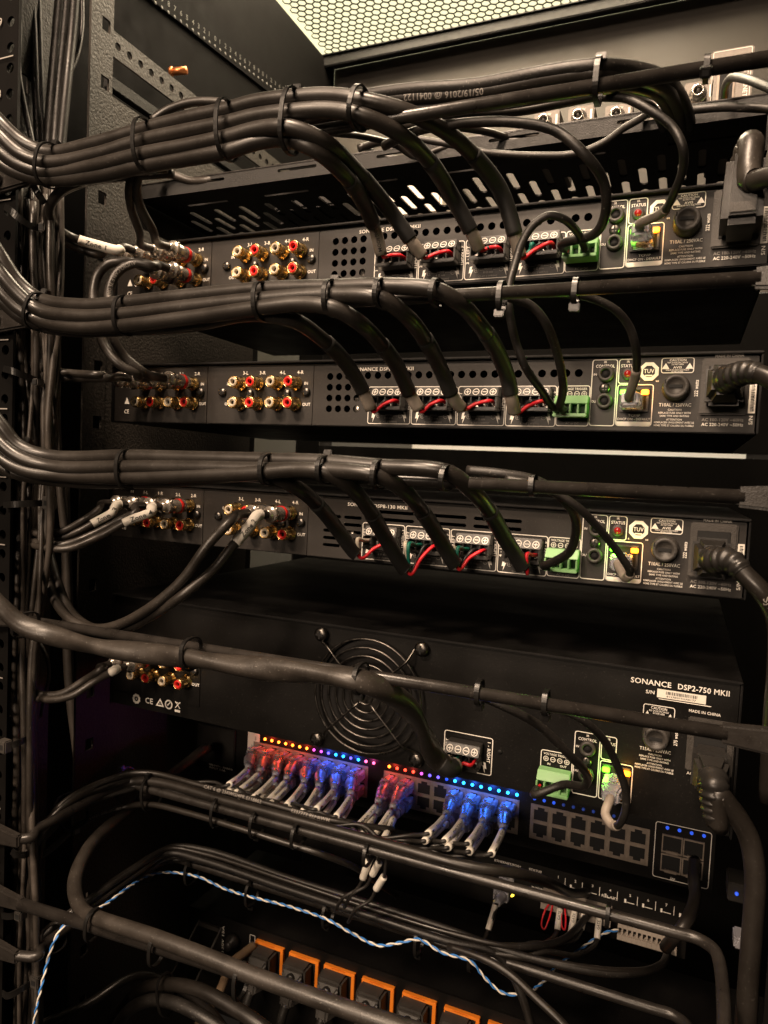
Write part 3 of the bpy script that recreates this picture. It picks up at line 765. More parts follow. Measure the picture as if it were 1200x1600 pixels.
    mb.text('MADE IN CHINA', 341, z-17.4, 1.6, Y, 16, 'c')
    mb.frame(192.4, 224, z-77.4, z-53.6, Y, .5, 1.6); terminal(t, 196.5, z-57.5)
    mb.text('1 - LEFT', 195.3, z-70, 1.9, Y, 11, 'l', 90); mb.text('1 - RIGHT', 220.6, z-56.5, 2.1, Y, 13, 'l', -90)
    bolt_print(mb, 220, z-73, Y, -1); dim.text('CLASS 2 WIRING', 208, z-76, 1.1, Y, 12, 'c')
    for i in range(4): pass
    mb.frame(253.4, 272.2, z-77.2, z-54.2, Y, .5, 1.6); mb.text('VOLTAGE TRIGGER', 262.8, z-57, 1.35, Y, 15.5, 'c')
    for i in range(4): ring_sym(mb, 256.6+4.1*i, z-59.4, 1.55, i in (0, 3), Y)
    mb.text('IN', 258.5, z-63, 1.3, Y, None, 'c'); mb.text('OUT', 267, z-63, 1.3, Y, None, 'c')
    v = place(VT, 'trigger_terminal', (253.3, 0, z-64), t); sub(VTS, 'wire_entry', (0,0,0), v, (0,0,0))
    mb.frame(272.5, 287.2, z-77, z-39.2, Y, .5, 1.6); mb.text('IR', 280, z-41.8, 1.35, Y, None, 'c'); mb.text('CONTROL', 280, z-44.4, 1.75, Y, 10.6, 'c')
    mb.text('IN', 273.6, z-49, 1.3, Y); mb.text('OUT', 273, z-63.6, 1.3, Y)
    for q in (-48.4, -64.2):
        j = place(JK, 'minijack', (280.4, 0, z+q), t); sub(JKH, 'jack_hole', (0,0,0), j, (0,0,0))
    screw(t, 280.2, z-56.4, -.1)
    mb.frame(287.7, 296.4, z-53.4, z-39.2, Y, .5, 1.6); mb.text('IR', 292, z-41.8, 1.35, Y, None, 'c'); mb.text('STATUS', 292, z-44.4, 1.75, Y, 7.2, 'c')
    mb.frame(287.7, 306, z-77, z-53.9, Y, .5, 1.6)
    e = place(RJ, 'ethernet_port', (289.2, 0, z-55.4), t); sub(RJD, 'port_recess', (0,0,0), e, (0,0,0))
    sub(LEDB[L_GREEN], 'led', (291.4, -.5, z-58.2), e, (289.2, 0, z-55.4)); sub(LEDB[L_AMBER], 'led', (302.8, -.5, z-58.2), e, (289.2, 0, z-55.4))
    f = place(FUSE, 'fuse_holder', (317, 0, z-33), t); sub(FUSES, 'fuse_slot', (0,0,0), f, (0,0,0))
    power_print(mb, dim, 317, z-33.4, '275 watts', 'T15AL / 250VAC', Y, 334, z-50)
    n_ = place(INLET, 'power_inlet', (333, 0, z-19.4), t); sub(INLETR, 'inlet_well', (0,0,0), n_, (0,0,0))
    for x, zz in ((228.5, z-61), (-60, z-8), (100, z-80)): MB().lathe([(1.3, 0), (1.3, .3)], (x, 0, zz), n=10).build('panel_hole', DARK, t)
    mb.build('printed_lettering', WHITE, t, stuff=True); dim.build('faint_lettering', DIMPRINT, t, stuff=True)
amp_tall()
# ================================================================== network switch
def PY(px, py, y): return P(px, py, y)
YS = 115
sw = thing('network_switch', 'black network switch with lit blue and red port lights and clear booted plugs', 'network switch', (145, YS, -420))
MB().box(-90, 358, YS+2, YS+200, -444, -399.5).build('chassis', COVER, sw, bevel=.6)
MB().box(-90.5, 358.5, YS+.4, YS+1.9, -444.3, -399.2).build('rear_panel', AMPG, sw)
YF = YS+.4
LB = make('led_lens', MB().lathe([(1.15, 0), (1.15, .7), (.8, 1.2), (.3, 1.4)], (0,0,0), n=10), L_BLUE)
def led_at(x, z, m_):
    k_ = 'led_lens_'+m_.name
    if k_ not in MATS:
        q = make('led_lens', MB().lathe([(1.2, 0), (1.2, .7), (.85, 1.2), (.3, 1.45)], (0,0,0), n=10), m_); MATS[k_] = q
    return place(MATS[k_], 'led_lens', (x, YF, z), sw)
rows = [(414.5, 582, [L_ORANGE]*7+[L_MAG, L_MAG, L_VIO, L_BLUE, L_BLUE, L_VIO, L_BLUE, L_PINK, L_PINK], 16),
        (610.5, 808, [L_ORANGE, L_RED, L_RED, L_RED, L_MAG, L_VIO, L_VIO, L_DIMB]+[L_BLUE]*8, 16),
        (841, 978, [L_DIMB]*3+[L_FAINTB]*7, 10)]
for xa, xb_, ms, n_ in rows:
    a = P(xa, 1155, YF).x; b = P(xb_, 1240, YF).x
    for i, m_ in enumerate(ms): led_at(a+(b-a)*i/(n_-1), -404.2, m_)
def glow(x, z, c, e):
    l = bpy.data.lights.new('led_glow', 'POINT'); l.energy = e; l.color = c; l.shadow_soft_size = .002
    o = bpy.data.objects.new('led_glow', l); col.objects.link(o); o.location = (x*S, (YF-5)*S, z*S)
for x in (-6, 12, 30): glow(x, -403.5, (1, .05, .02), .0055)
for x in (52, 66, 78): glow(x, -403.5, (.04, .12, 1), .008)
glow(94, -403.5, (1, .08, .4), .004); glow(114, -403.5, (1, .06, .03), .007); glow(130, -403.5, (1, .06, .05), .003)
for x in (168, 183, 198, 213): glow(x, -403.5, (.03, .15, 1), .010)
PORTW, PORTH = 13.95, 13
PB = make('ethernet_port', MB().box(.6, 13.3, -.9, -.05, -1.1, 0).box(.6, 13.3, -.9, -.05, -12.2, -11.2).box(.6, 1.7, -.9, -.05, -11.2, -1.1).box(12.2, 13.3, -.9, -.05, -11.2, -1.1)
          .box(1.7, 4.4, -.9, -.05, -3.2, -1.1).box(9.6, 12.2, -.9, -.05, -3.2, -1.1), SHELL)
PBD = make('ethernet_port', MB().box(.6, 13.3, -.9, -.05, -1.1, 0).box(.6, 13.3, -.9, -.05, -12.2, -11.2).box(.6, 1.7, -.9, -.05, -11.2, -1.1).box(12.2, 13.3, -.9, -.05, -11.2, -1.1)
          .box(1.7, 4.4, -.9, -.05, -11.2, -9).box(9.6, 12.2, -.9, -.05, -11.2, -9), SHELL)
PR = make('port_recess', MB().box(1.5, 12.4, -.75, -.55, -11.5, -.9), DARK)
XBLK = []
for xa, xb_, n_ in ((P(404, 1160, YF).x-4, None, 8), (P(604, 1197, YF).x-1, None, 8), (P(832, 1255, YF).x, None, 6)):
    XBLK.append(xa)
    for i in range(n_):
        for j in range(2):
            x = xa+i*14.1; z = -409-j*13
            p_ = place((PB, PBD)[j], 'ethernet_port', (x, YF, z), sw); sub(PR, 'port_recess', (0,0,0), p_, (0,0,0))
    MB().box(xa-1, xa+n_*14.1+.6, YF-.5, YF-.02, -435.6, -408.4).build('port_frame', SHELL, sw)
# sfp cage
x0 = P(1036, 1290, YF).x; x1 = P(1103, 1305, YF).x
mbf = MB().frame(x0-5, x1+4, -446+4, -401, YF-.12, .5, 2); mbf.text('SFP', x0+7, -441.6, 1.7, YF-.14); mbf.build('printed_outline', WHITE, sw, stuff=True)
for i in range(2):
    for j in range(2):
        xx = x0+i*(x1-x0)/2; zz = -409-14*j
        c_ = MB().box(xx, xx+(x1-x0)/2-.4, YF-1.2, YF-.05, zz-1, zz).box(xx, xx+(x1-x0)/2-.4, YF-1.2, YF-.05, zz-13, zz-12).box(xx, xx+.8, YF-1.2, YF-.05, zz-12, zz-1).box(xx+(x1-x0)/2-1.2, xx+(x1-x0)/2-.4, YF-1.2, YF-.05, zz-12, zz-1)
        c_.box(xx+3, xx+11, YF-1.6, YF-.1, zz-13.4, zz-11.4)
        cc = c_.build('sfp_cage', SHELL, sw); MB().box(xx+.8, xx+(x1-x0)/2-1.2, YF-.4, YF-.04, zz-12, zz-1).build('cage_recess', DARK, cc)
for i in range(4): led_at(x0+3+i*8, -404.2, L_DIMB)
MB().box(-29.5, -17, YF-.3, YF-.05, -425.5, -400.8).build('serial_label', LABEL, sw)
lm = MB(); lm.text('SN 3608 8MA 1 KN', -20.5, -424, 1.6, YF-.4, 20, 'l', 90); lm.text('1C4E9B07', -24, -424, 1.4, YF-.4, 12, 'l', 90); lm.build('label_lettering', INK, sw, stuff=True)
MB().box(-84, -42, YF-3, YF-.05, -437, -402).build('power_inlet', PLASTIC, sw, bevel=.8)
lm = MB(); lm.text('100-240V~ 50/60Hz', -71, -440.5, 1.8, YF-.12, 26); lm.text('INPUT 3.5A', -71, -443.2, 1.8, YF-.12, 18); lm.build('inlet_lettering', WHITE, sw, stuff=True)
# ------------------------------------------------------------------ relay controller under the switch
YC = 140
ct = thing('relay_controller', 'low black relay controller box with grey terminal strips under the switch', 'controller', (145, YC, -490))
MB().box(-80, 345, YC+1.5, YC+160, -512, -469.5).build('chassis', COVER, ct, bevel=.6)
MB().box(-80.4, 345.4, YC, YC+1.4, -512.2, -469.2).build('rear_panel', AMPG, ct)
mb = MB(); YL = YC-.12
cx = [P(868+ i*24, 1377, YC).x for i in range(4)]
for g, (xa, xs_, nn) in enumerate(((P(872, 1380, YC).x, 13.2, (1, 2, 3, 4)), (P(984, 1410, YC).x, 13.0, (5, 6, 7, 8)))):
    for i, n_ in enumerate(nn):
        x = xa+i*xs_
        mb.text(str(n_), x, -475.5, 2.2, YL, None, 'c'); mb.quad(x-4, x-2.6, -481, -478, YL); mb.quad(x-2.4, x+3.4, -480.6, -480.1, YL); mb.quad(x+5.2, x+5.6, -481, -474, YL)
mb.text('RELAYS', P(940, 1402, YC).x, -481, 2.2, YL, 12); mb.text('ETHERNET/POE+', P(772, 1360, YC).x, -475, 1.8, YL, 22); mb.text('STATUS', P(826, 1372, YC).x, -475, 1.8, YL, 10); mb.text('DATA', P(826, 1372, YC).x, -478.5, 1.8, YL, 7)
mb.text('CONTACT', P(948, 1440, YC).x-8, -491, 1.6, YL, 9); mb.text('BUTTON', P(836, 1405, YC).x-3, -489, 1.6, YL, 9); mb.text('RESET', P(836, 1405, YC).x-3, -491.6, 1.6, YL, 8)
mb.build('printed_lettering', WHITE, ct, stuff=True)
MB().box(P(795, 1372, YC).x, P(882, 1398, YC).x, YC-.3, YC-.05, -484.4, -479.6).build('serial_label', LABEL, ct)
bm_ = MB(); xx = P(806, 1372, YC).x
while xx < P(872, 1398, YC).x: bm_.quad(xx, xx+.7, -484, -480, YC-.35); xx += random.choice((1.1, 1.6, 2.2))
bm_.build('barcode', INK, ct, stuff=True)
GT = mat('grey_terminal', (.33, .29, .25), .5, var=.1)
xa = P(966, 1437, YC-8).x
for i in range(12):
    x = xa+i*3.5
    q = MB().box(x, x+3.4, YC-9, YC-.1, -496.4, -493.2).box(x, x+.6, YC-9, YC-.1, -501.2, -496.4).box(x+2.9, x+3.4, YC-9, YC-.1, -501.2, -496.4).box(x, x+3.4, YC-10.5, YC-.1, -505, -501.2).build('contact_terminal', GT, ct)
    MB().box(x+.6, x+2.9, YC-4, YC-3, -501.2, -496.4).build('wire_slot', DARK, q)
xa = P(846, 1402, YC-8).x
for i in range(14):
    x = xa+i*3.8
    q = MB().box(x, x+3.6, YC-9, YC-.1, -489.4, -486.2).box(x, x+.6, YC-9, YC-.1, -493.4, -489.4).box(x+3, x+3.6, YC-9, YC-.1, -493.4, -489.4).box(x, x+3.6, YC-10.5, YC-.1, -497.6, -493.4).build('relay_terminal', GT, ct)
    MB().box(x+.6, x+3, YC-4, YC-3, -493.4, -489.4).build('wire_slot', DARK, q)
# ------------------------------------------------------------------ power distribution unit
YP = 130
pd = thing('power_strip', 'black rack power strip with orange framed outlets along the bottom of the picture', 'power strip', (100, YP, -620))
MB().box(-100, 420, YP+1.5, YP+120, -690, -594).build('chassis', COVER, pd, bevel=.8)
MB().box(-100.4, 420.4, YP, YP+1.4, -690.4, -593.6).build('face', AMPG, pd)
OF = MB().box(0, 30.5, -4, -.05, -2.8, 0).box(27.4, 30.5, -4, -.05, -36, -2.9).box(0, 2.4, -4, -.05, -36, -2.9).box(2.5, 27.3, -4, -.05, -36, -33.4)
OF.box(8, 21, -4.6, -4.02, -1.4, -.2)
OFP = make('outlet_frame', OF, ORANGE, bevel=.5)
OFD = make('outlet_socket', MB().box(2.5, 27.3, -1.8, -.06, -33.3, -3), PLASTIC)
px_ = [-20.8, 16.0, 52.0, 89.6, 127.8, 165.4, 202.8, 240, 277]
for x in px_:
    f = place(OFP, 'outlet_frame', (x, YP, -602.2), pd); sub(OFD, 'outlet_socket', (0,0,0), f, (0,0,0))
mb = MB(); mb.frame(-29, -23, -612, -601, YP-.12, .5, .6)
mb.text('120V 15A', -58, -628, 2.6, YP-.12, 26, 'l', 90); mb.text('INPUT', -24, -628, 2, YP-.12, 9, 'l', 90); mb.build('printed_lettering', WHITE, pd, stuff=True)
MB().lathe([(7, 0), (7, 5), (4.6, 6.5), (4.2, 12), (3.6, 12.6)], (-46, YP-.1, -612), n=20).build('breaker_button', PLASTIC, pd)
for x in (-88, -62):
    MB().hexa([(x, YP-.1, -650), (x+1.6, YP-.1, -650), (x+1.6, YP-40, -644), (x, YP-40, -644)], [(x, YP-.1, -604), (x+1.6, YP-.1, -604), (x+1.6, YP-40, -634), (x, YP-40, -634)]).build('cord_bracket', GREYP, pd)
MB().box(-86.2, -62.2, YP-3, YP-.1, -608, -604.2).build('cord_bracket', GREYP, pd)
for i, x in enumerate(px_[:8]):
    t = thing('power_plug', 'black power plug in the %s orange outlet from the left' % ORD[i] if i else 'plain black power plug without a visible screw in the leftmost orange outlet', 'power plug', (x+14, YP-10, -620), 'black plugs in the orange outlets')
    mb = MB(); w_ = 12.6; cx_ = x+11.6
    mb.hexa([(cx_-w_, YP-1.9, -634), (cx_+w_, YP-1.9, -634), (cx_+w_, YP-1.9, -604.5), (cx_-w_, YP-1.9, -604.5)], [(cx_-w_+1, YP-17, -634), (cx_+w_-1, YP-17, -634), (cx_+w_-1, YP-17, -605.5), (cx_-w_+1, YP-17, -605.5)])
    mb.build('plug_body', GREYP, t, bevel=2)
    mb = MB(); mb.hexa([(cx_-w_+1.4, YP-17.1, -633), (cx_+w_-1.4, YP-17.1, -633), (cx_+w_-1.4, YP-17.1, -607), (cx_-w_+1.4, YP-17.1, -607)], [(cx_-5, YP-30, -634), (cx_+5, YP-30, -634), (cx_+4, YP-24, -618), (cx_-4, YP-24, -618)])
    mb.build('plug_grip', GREYP, t, bevel=1.5)
    if i:
        b_ = MB().lathe([(4.6, 0), (4.6, 5), (3.8, 6)], (cx_, YP-16.2, -613.4), n=18).build('screw_boss', PLASTIC, t)
        s_ = sub(SCR, 'screw', (cx_, YP-21.8, -613.4), b_, root_loc(t)/S); s_.data = s_.data.copy(); s_.data.materials[0] = STEEL
        x_ = sub(SCRX, 'screw_slot', (cx_, YP-21.9, -613.4), b_, root_loc(t)/S)
    p = smooth([Vector((cx_, YP-26, -632)), Vector((cx_-2, YP-30, -645)), Vector((cx_-6, YP-26, -668)), Vector((cx_-12, YP-10, -700))], 6)
    MB().tube(p, 4.2, 10).build('cord', CABLE2, t)
# ================================================================== vented shelf and the small devices on it
YV = 24; ZV = 48
sh = thing('vented_shelf', 'black vented steel shelf with slots, above the top amplifier', 'shelf', (145, YV, ZV))
hs = []
rnd = random.Random(5)
def slot_y(cx, y0, y1, w_):
    r = w_/2; out = []
    for k_ in range(7): a = math.radians(0+30*k_); out.append((cx+r*math.cos(a), y1-r+r*math.sin(a)))
    for k_ in range(7): a = math.radians(180+30*k_); out.append((cx+r*math.cos(a), y0+r+r*math.sin(a)))
    return out
for j, (ya, yb) in enumerate(((YV+36, YV+64), (YV+72, YV+100), (YV+108, YV+136), (YV+144, YV+172), (YV+180, YV+208), (YV+216, YV+244))):
    for i in range(19):
        x = 344-24.2*i-(0 if j % 2 == 0 else 0)
        if x > -84: hs.append(slot_y(x, ya, yb, 5.2))
        x -= 12.1
        if x > -84: hs.append(slot_y(x, ya+17, yb+17, 5.2) if j < 5 else slot_y(x, ya+17, yb+12, 5.2))
for i in range(6): hs.append(rect(-60+72*i, -22+72*i, YV+22, YV+24.6))
hs = [h_ for h_ in hs]
o = plate('shelf_tray', rect(-92, 352, YV, YV+290), hs, 0, 1.2, COVER, None)
bz = root_loc(sh)
for v in o.data.vertices:
    a, b, d = v.co; v.co = (a-bz.x, d-bz.y, ZV*S+b-bz.z)
bm = bmesh.new(); bm.from_mesh(o.data); bmesh.ops.recalc_face_normals(bm, faces=bm.faces); bm.to_mesh(o.data); bm.free()
o.parent = sh
sl_ = [slot(-40+78*i, -8+78*i, ZV+6.2, 2.2) for i in range(5)]
plate('rear_lip', rect(-92, 352, ZV-.7, ZV+9.5), sl_, YV-.6, 1.2, POWDER, sh)
MB().box(-92, 352, YV-1.2, YV+7, ZV+9.6, ZV+10.8).build('lip_fold', ROD, sh, bevel=.4)
for x in (-93, 352.2): MB().box(x-.4, x+.8, YV, YV+290, ZV-20, ZV+14).build('side_bracket', COVER, sh)
BOXY = 40
def coax(t, x, z, y):
    b = MB().lathe([(4.6, 0), (4.6, 3), (4.9, 3.2), (4.9, 5), (3.6, 5.2), (3.6, 9), (3.0, 9.4), (2.5, 9.4), (2.4, 6)], (x, y, z), n=16, cap1=False).build('coax_jack', STEEL, t)
    MB().lathe([(2.4, 5.5), (2.4, 6)], (x, y, z), n=12).lathe([(.8, 6.1), (.8, 9)], (x, y, z), n=8).build('jack_core', GREYP, b)
for i, (px, py) in enumerate(((848, 186), (902, 186), (962, 180), (1035, 168), (1090, 150))):
    c = P(px, py, BOXY-10); x = c.x; zt = P(px, (174, 166, 163, 150, 127)[i], BOXY).z
    t = thing('signal_receiver', ['small grey receiver with a coaxial jack, leftmost on the vented shelf, half hidden by cables', 'small grey receiver with a coaxial jack, second from the left on the vented shelf', 'small grey receiver with a coaxial jack, middle one of five on the vented shelf', 'small grey receiver partly behind the hanging network cable on the vented shelf', 'small grey receiver standing right beside the ethernet box on the vented shelf'][i], 'receiver', (x, BOXY, ZV+1), 'small grey receivers on the vented shelf')
    MB().box(x-7.6, x+8.4, BOXY, BOXY+60, ZV+1.4, zt).build('case', BOXG, t, bevel=.6)
    coax(t, x, zt-9.5, BOXY-.1)
    mb = MB(); mb.text('DC 5V', x-3, zt-3.2, 1.5, BOXY-.1, 6); mb.quad(x+6, x+7.2, zt-10, zt-3, BOXY-.1); mb.quad(x+6, x+7.2, zt-19, zt-14, BOXY-.1); mb.lathe([(.9, 0), (.9, .2)], (x+2.5, BOXY, zt-17), n=8)
    mb.build('printed_lettering', WHITE, t, stuff=True)
a = P(1112, 84, BOXY); b = P(1180, 64, BOXY)
eb = thing('ethernet_box', 'grey ethernet box with open port at the right end of the vented shelf', 'network box', (a.x+10, BOXY, ZV+1), None)
x0, x1, z1 = a.x, b.x, (a.z+b.z)/2
MB().box(x0, x1, BOXY, BOXY+70, ZV+1.4, z1).build('case', BOXG, eb, bevel=.8)
MB().box(x0+4, x1-9, BOXY-1.2, BOXY-.1, ZV+6, z1-12).build('port_bezel', SHELL, eb, bevel=.3)
MB().box(x0+5.2, x1-10.2, BOXY-1.4, BOXY-1.3, ZV+8, z1-14).build('port_recess', DARK, eb)
MB().box(x0+5, x0+7, BOXY-2, BOXY-1.45, ZV+9, ZV+12.5).build('led', L_GREEN, eb)
MB().box(x0+10, x0+11.6, BOXY-2, BOXY-1.45, ZV+12, ZV+16).build('led', L_AMBER, eb)
mb = MB(); mb.text('ETHERNET', x1-4.6, z1-12, 2.4, BOXY-.12, 17, 'l', -90); mb.frame(x0+1, x1-1, ZV+3, z1-1, BOXY-.1, .3, 1); mb.build('printed_lettering', WHITE, eb, stuff=True)
t = thing('slot_glint_box', 'added pale box standing in for bright glimpses through the vented shelf slots', 'pale box', (100, 150, ZV+1))  # white blocks put in to give the bright glimpses through the slots
MB().box(80, 130, 120, 190, ZV+1.2, ZV+28).build('case', LABEL, t, bevel=2)
MB().box(138, 148, 110, 150, ZV+1.2, ZV+20).build('slot_glint_block', LABEL, t, bevel=2)
t = thing('bracket_device', 'black boxy device with metal corner bracket at the left of the vented shelf', 'device', (30, 120, ZV+1))
MB().box(0, 60, 80, 150, ZV+1.2, ZV+26).build('case', POWDER, t, bevel=1.5)
MB().hexa([(4, 78, ZV+2), (10, 78, ZV+2), (10, 79.5, ZV+2), (4, 79.5, ZV+2)], [(34, 78, ZV+24), (40, 78, ZV+24), (40, 79.5, ZV+24), (34, 79.5, ZV+24)]).build('bracket', ROD, t)
# ================================================================== speaker cables
def speaker(label, pts, k, j, z0=None, xt=None, wires='rk', end=(12, 26, 64), lab='', group=None, r=4.1, rf=None, jm=None, sleeve=True):
    """jacket, matt heat shrink, grey sleeve and the conductors that reach into terminal j of amplifier k"""
    p = path(pts); T = length(p)
    t = thing('speaker_cable', label, 'speaker cable', p[0], group)
    MB().tube(resample(cut(p, 0, -end[1]), 2.5) if rf else cut(p, 0, -end[1]), r, 18 if rf else 14, rf=rf, sq=(lambda a, i: 1+.15*math.cos(2*a-i*.21)) if rf else None).build('jacket', jm or CABLE, t)
    MB().tube(cut(p, -end[2], -end[0]), r+.45, 14).build('heat_shrink', SHRINK, t)
    if sleeve:
        q = cut(p, -end[0]-2, 0)
        s_ = MB().tube(q, r*.93, 14).build('cable_label', SLEEVE, t)
        if lab:
            mb = MB(); print_on(mb, cut(p, -end[0]-14, 0), r*.93, lab, 12, 2.2); mb.build('label_lettering', INK, s_, stuff=True)
    z0 = -88.9*k if z0 is None else z0; x0 = (128.8+30.5*j+6.2) if xt is None else xt[0]; zt = (z0-16.3) if xt is None else xt[1]
    e = p[-1]; d = (p[-1]-p[-4]).normalized()
    for c in wires:
        i, m_, rr = {'w': (0, WHTW, 1.25), 'g': (1, GRNW, 1.25), 'k': (2, BLKW, .95), 'r': (3, REDW, 1.12)}[c]
        h = Vector((x0+2.9+i*5.22, -5, zt-9.6))
        off = Vector((-1+i*.7, 0, .8-i*.5))
        out = 11 if c == 'r' else 7
        if e.x > h.x-3: mid = [e+d*1+off, Vector((e.x*.55+h.x*.45, min(e.y, -15)-3, max(e.z, h.z)+2.0)), Vector((h.x-.6, -16.5, h.z+.8)), h]
        else: mid = [e-d*3+off, e+d*.6+off*1.2, e.lerp(h, .5)+Vector((-.6 if c in 'rk' else 1.6, -3.5 if c == 'r' else -2.5, .6)), Vector((h.x-.8, -15.5, h.z+.4)), h]
        MB().tube(smooth(mid, 6), rr, 8).build('conductor', m_, t)
    return t
G1 = 'speaker cables of the top amplifier'; G2 = 'speaker cables of the second amplifier'; G3 = 'speaker cables of the third amplifier'
speaker('thick speaker cable reaching farthest right, into the fourth terminal of the top amplifier',
        [(-60, 120, -128), (0, 190, -124), (35, 222), (75, 238, -112), (150, 224), (220, 204, -108), (290, 186), (355, 172, -108), (400, 160), (455, 153, -108), (515, 150), (567, 157, -106), (633, 174), (700, 208), (750, 254), (783, 300), (806, 372, -24), (812, 400, -19)], 0, 3, wires='grk', group=G1)
speaker('thick speaker cable curving down to the third terminal of the top amplifier',
        [(-60, 140, -128), (0, 211, -126), (35, 242), (75, 254, -116), (150, 242), (220, 221, -112), (290, 206), (355, 193, -112), (400, 182), (455, 175, -112), (515, 172), (565, 181, -108), (620, 206), (670, 251), (708, 310), (738, 366, -25), (748, 388, -18)], 0, 2, group=G1)
speaker('thick speaker cable curving down to the second terminal of the top amplifier',
        [(-60, 165, -126), (0, 235, -124), (35, 259), (75, 269, -114), (150, 259), (220, 242, -114), (290, 229), (355, 215, -114), (410, 201), (455, 200, -114), (508, 222), (558, 268), (610, 330), (645, 380, -26), (660, 400, -20)], 0, 1, group=G1)
speaker('speaker cable with a printed grey sleeve at the first terminal of the top amplifier',
        [(-60, 185, -122), (0, 254, -120), (35, 272), (75, 280, -112), (150, 275), (220, 260, -112), (290, 248), (355, 236, -113), (400, 222), (440, 217), (490, 233, -106), (540, 276), (572, 325), (588, 365), (596, 398, -24)], 0, 0, lab='LIVING ROOM', end=(20, 24, 66), group=G1)
speaker('thick speaker cable curving down to the fourth terminal of the second amplifier',
        [(-50, 320, -128), (0, 398, -124), (28, 440), (60, 466, -112), (120, 477), (195, 473, -110), (300, 462), (410, 452, -108), (520, 449), (600, 447, -108), (683, 454, -106), (717, 473), (750, 508), (777, 550), (793, 590), (800, 625, -24), (804, 643, -18)], 1, 3, group=G2)
speaker('thick speaker cable curving down to the third terminal of the second amplifier',
        [(-50, 345, -130), (0, 425, -126), (30, 460), (60, 484, -116), (120, 494), (195, 491, -114), (300, 479), (410, 468, -112), (520, 461), (597, 467, -110), (633, 492), (667, 535), (690, 580), (710, 625, -26), (721, 637, -20)], 1, 2, group=G2)
speaker('thick speaker cable curving down to the second terminal of the second amplifier',
        [(-50, 375, -128), (0, 452, -124), (30, 482), (62, 500, -114), (120, 511), (195, 508, -114), (300, 496), (410, 481, -114), (470, 475), (523, 482, -112), (560, 503), (597, 540), (623, 577), (640, 615), (655, 640, -22)], 1, 1, group=G2)
speaker('thick speaker cable curving down to the first terminal of the second amplifier',
        [(-50, 390, -120), (0, 465, -118), (30, 493), (62, 508, -106), (120, 516), (195, 514, -106), (300, 507), (380, 491, -108), (420, 492, -108), (460, 501), (500, 527), (537, 563), (563, 603), (580, 640, -22)], 1, 0, group=G2)
speaker('thick speaker cable curving down to the fourth terminal of the third amplifier',
        [(-50, 600, -128), (0, 662, -124), (30, 697), (80, 713, -112), (200, 713, -110), (300, 716), (422, 719, -108), (510, 722), (593, 729, -108), (698, 738, -106), (737, 766), (767, 803), (790, 843), (813, 880, -26), (820, 893, -24)], 2, 3, end=(2, 24, 60), sleeve=False, group=G3)
speaker('thick speaker cable with four coloured wires at the third terminal of the third amplifier',
        [(-50, 625, -130), (0, 690, -126), (30, 714), (80, 729, -116), (200, 730, -114), (300, 731), (422, 734, -112), (510, 734), (593, 744, -110), (630, 766), (660, 800), (687, 842), (708, 878, -27), (714, 886, -25)], 2, 2, wires='wgrk', end=(2, 24, 60), sleeve=False, group=G3)
speaker('thick speaker cable with four coloured wires at the second terminal of the third amplifier',
        [(-50, 655, -128), (0, 714, -124), (40, 735), (100, 743, -114), (200, 746, -114), (300, 743), (400, 739, -114), (460, 734), (510, 738, -112), (543, 757), (577, 797), (603, 842), (630, 886, -28), (638, 894, -26)], 2, 1, wires='wgrk', end=(2, 24, 60), sleeve=False, group=G3)
speaker('thick speaker cable curving down to the first terminal of the third amplifier',
        [(-50, 672, -120), (0, 728, -118), (40, 743), (100, 751, -106), (200, 753, -106), (300, 748), (380, 741, -108), (417, 744, -108), (460, 760), (497, 790), (527, 827), (553, 862, -28), (562, 869, -26)], 2, 0, wires='wr', end=(2, 24, 60), sleeve=False, group=G3)
def lump(f, i): return 1+.035*math.sin(i*.31)+.03*math.sin(i*.13+1)
speaker('very thick twisted black speaker cable looping in front of the fan to the tall amplifier',
        [(-50, 890, -130), (0, 945, -126), (33, 975), (83, 993, -114), (150, 1010), (233, 1021, -112), (293, 1028), (400, 1043, -112), (500, 1054), (560, 1063, -110), (600, 1078), (634, 1102), (661, 1143), (682, 1185), (702, 1200, -26), (712, 1196, -20)], 3, 0, z0=-266.7, xt=(196.5, -324.2), wires='wgrk', end=(3, 8, 12), sleeve=True, r=5.4, rf=lump, jm=DUSTY)

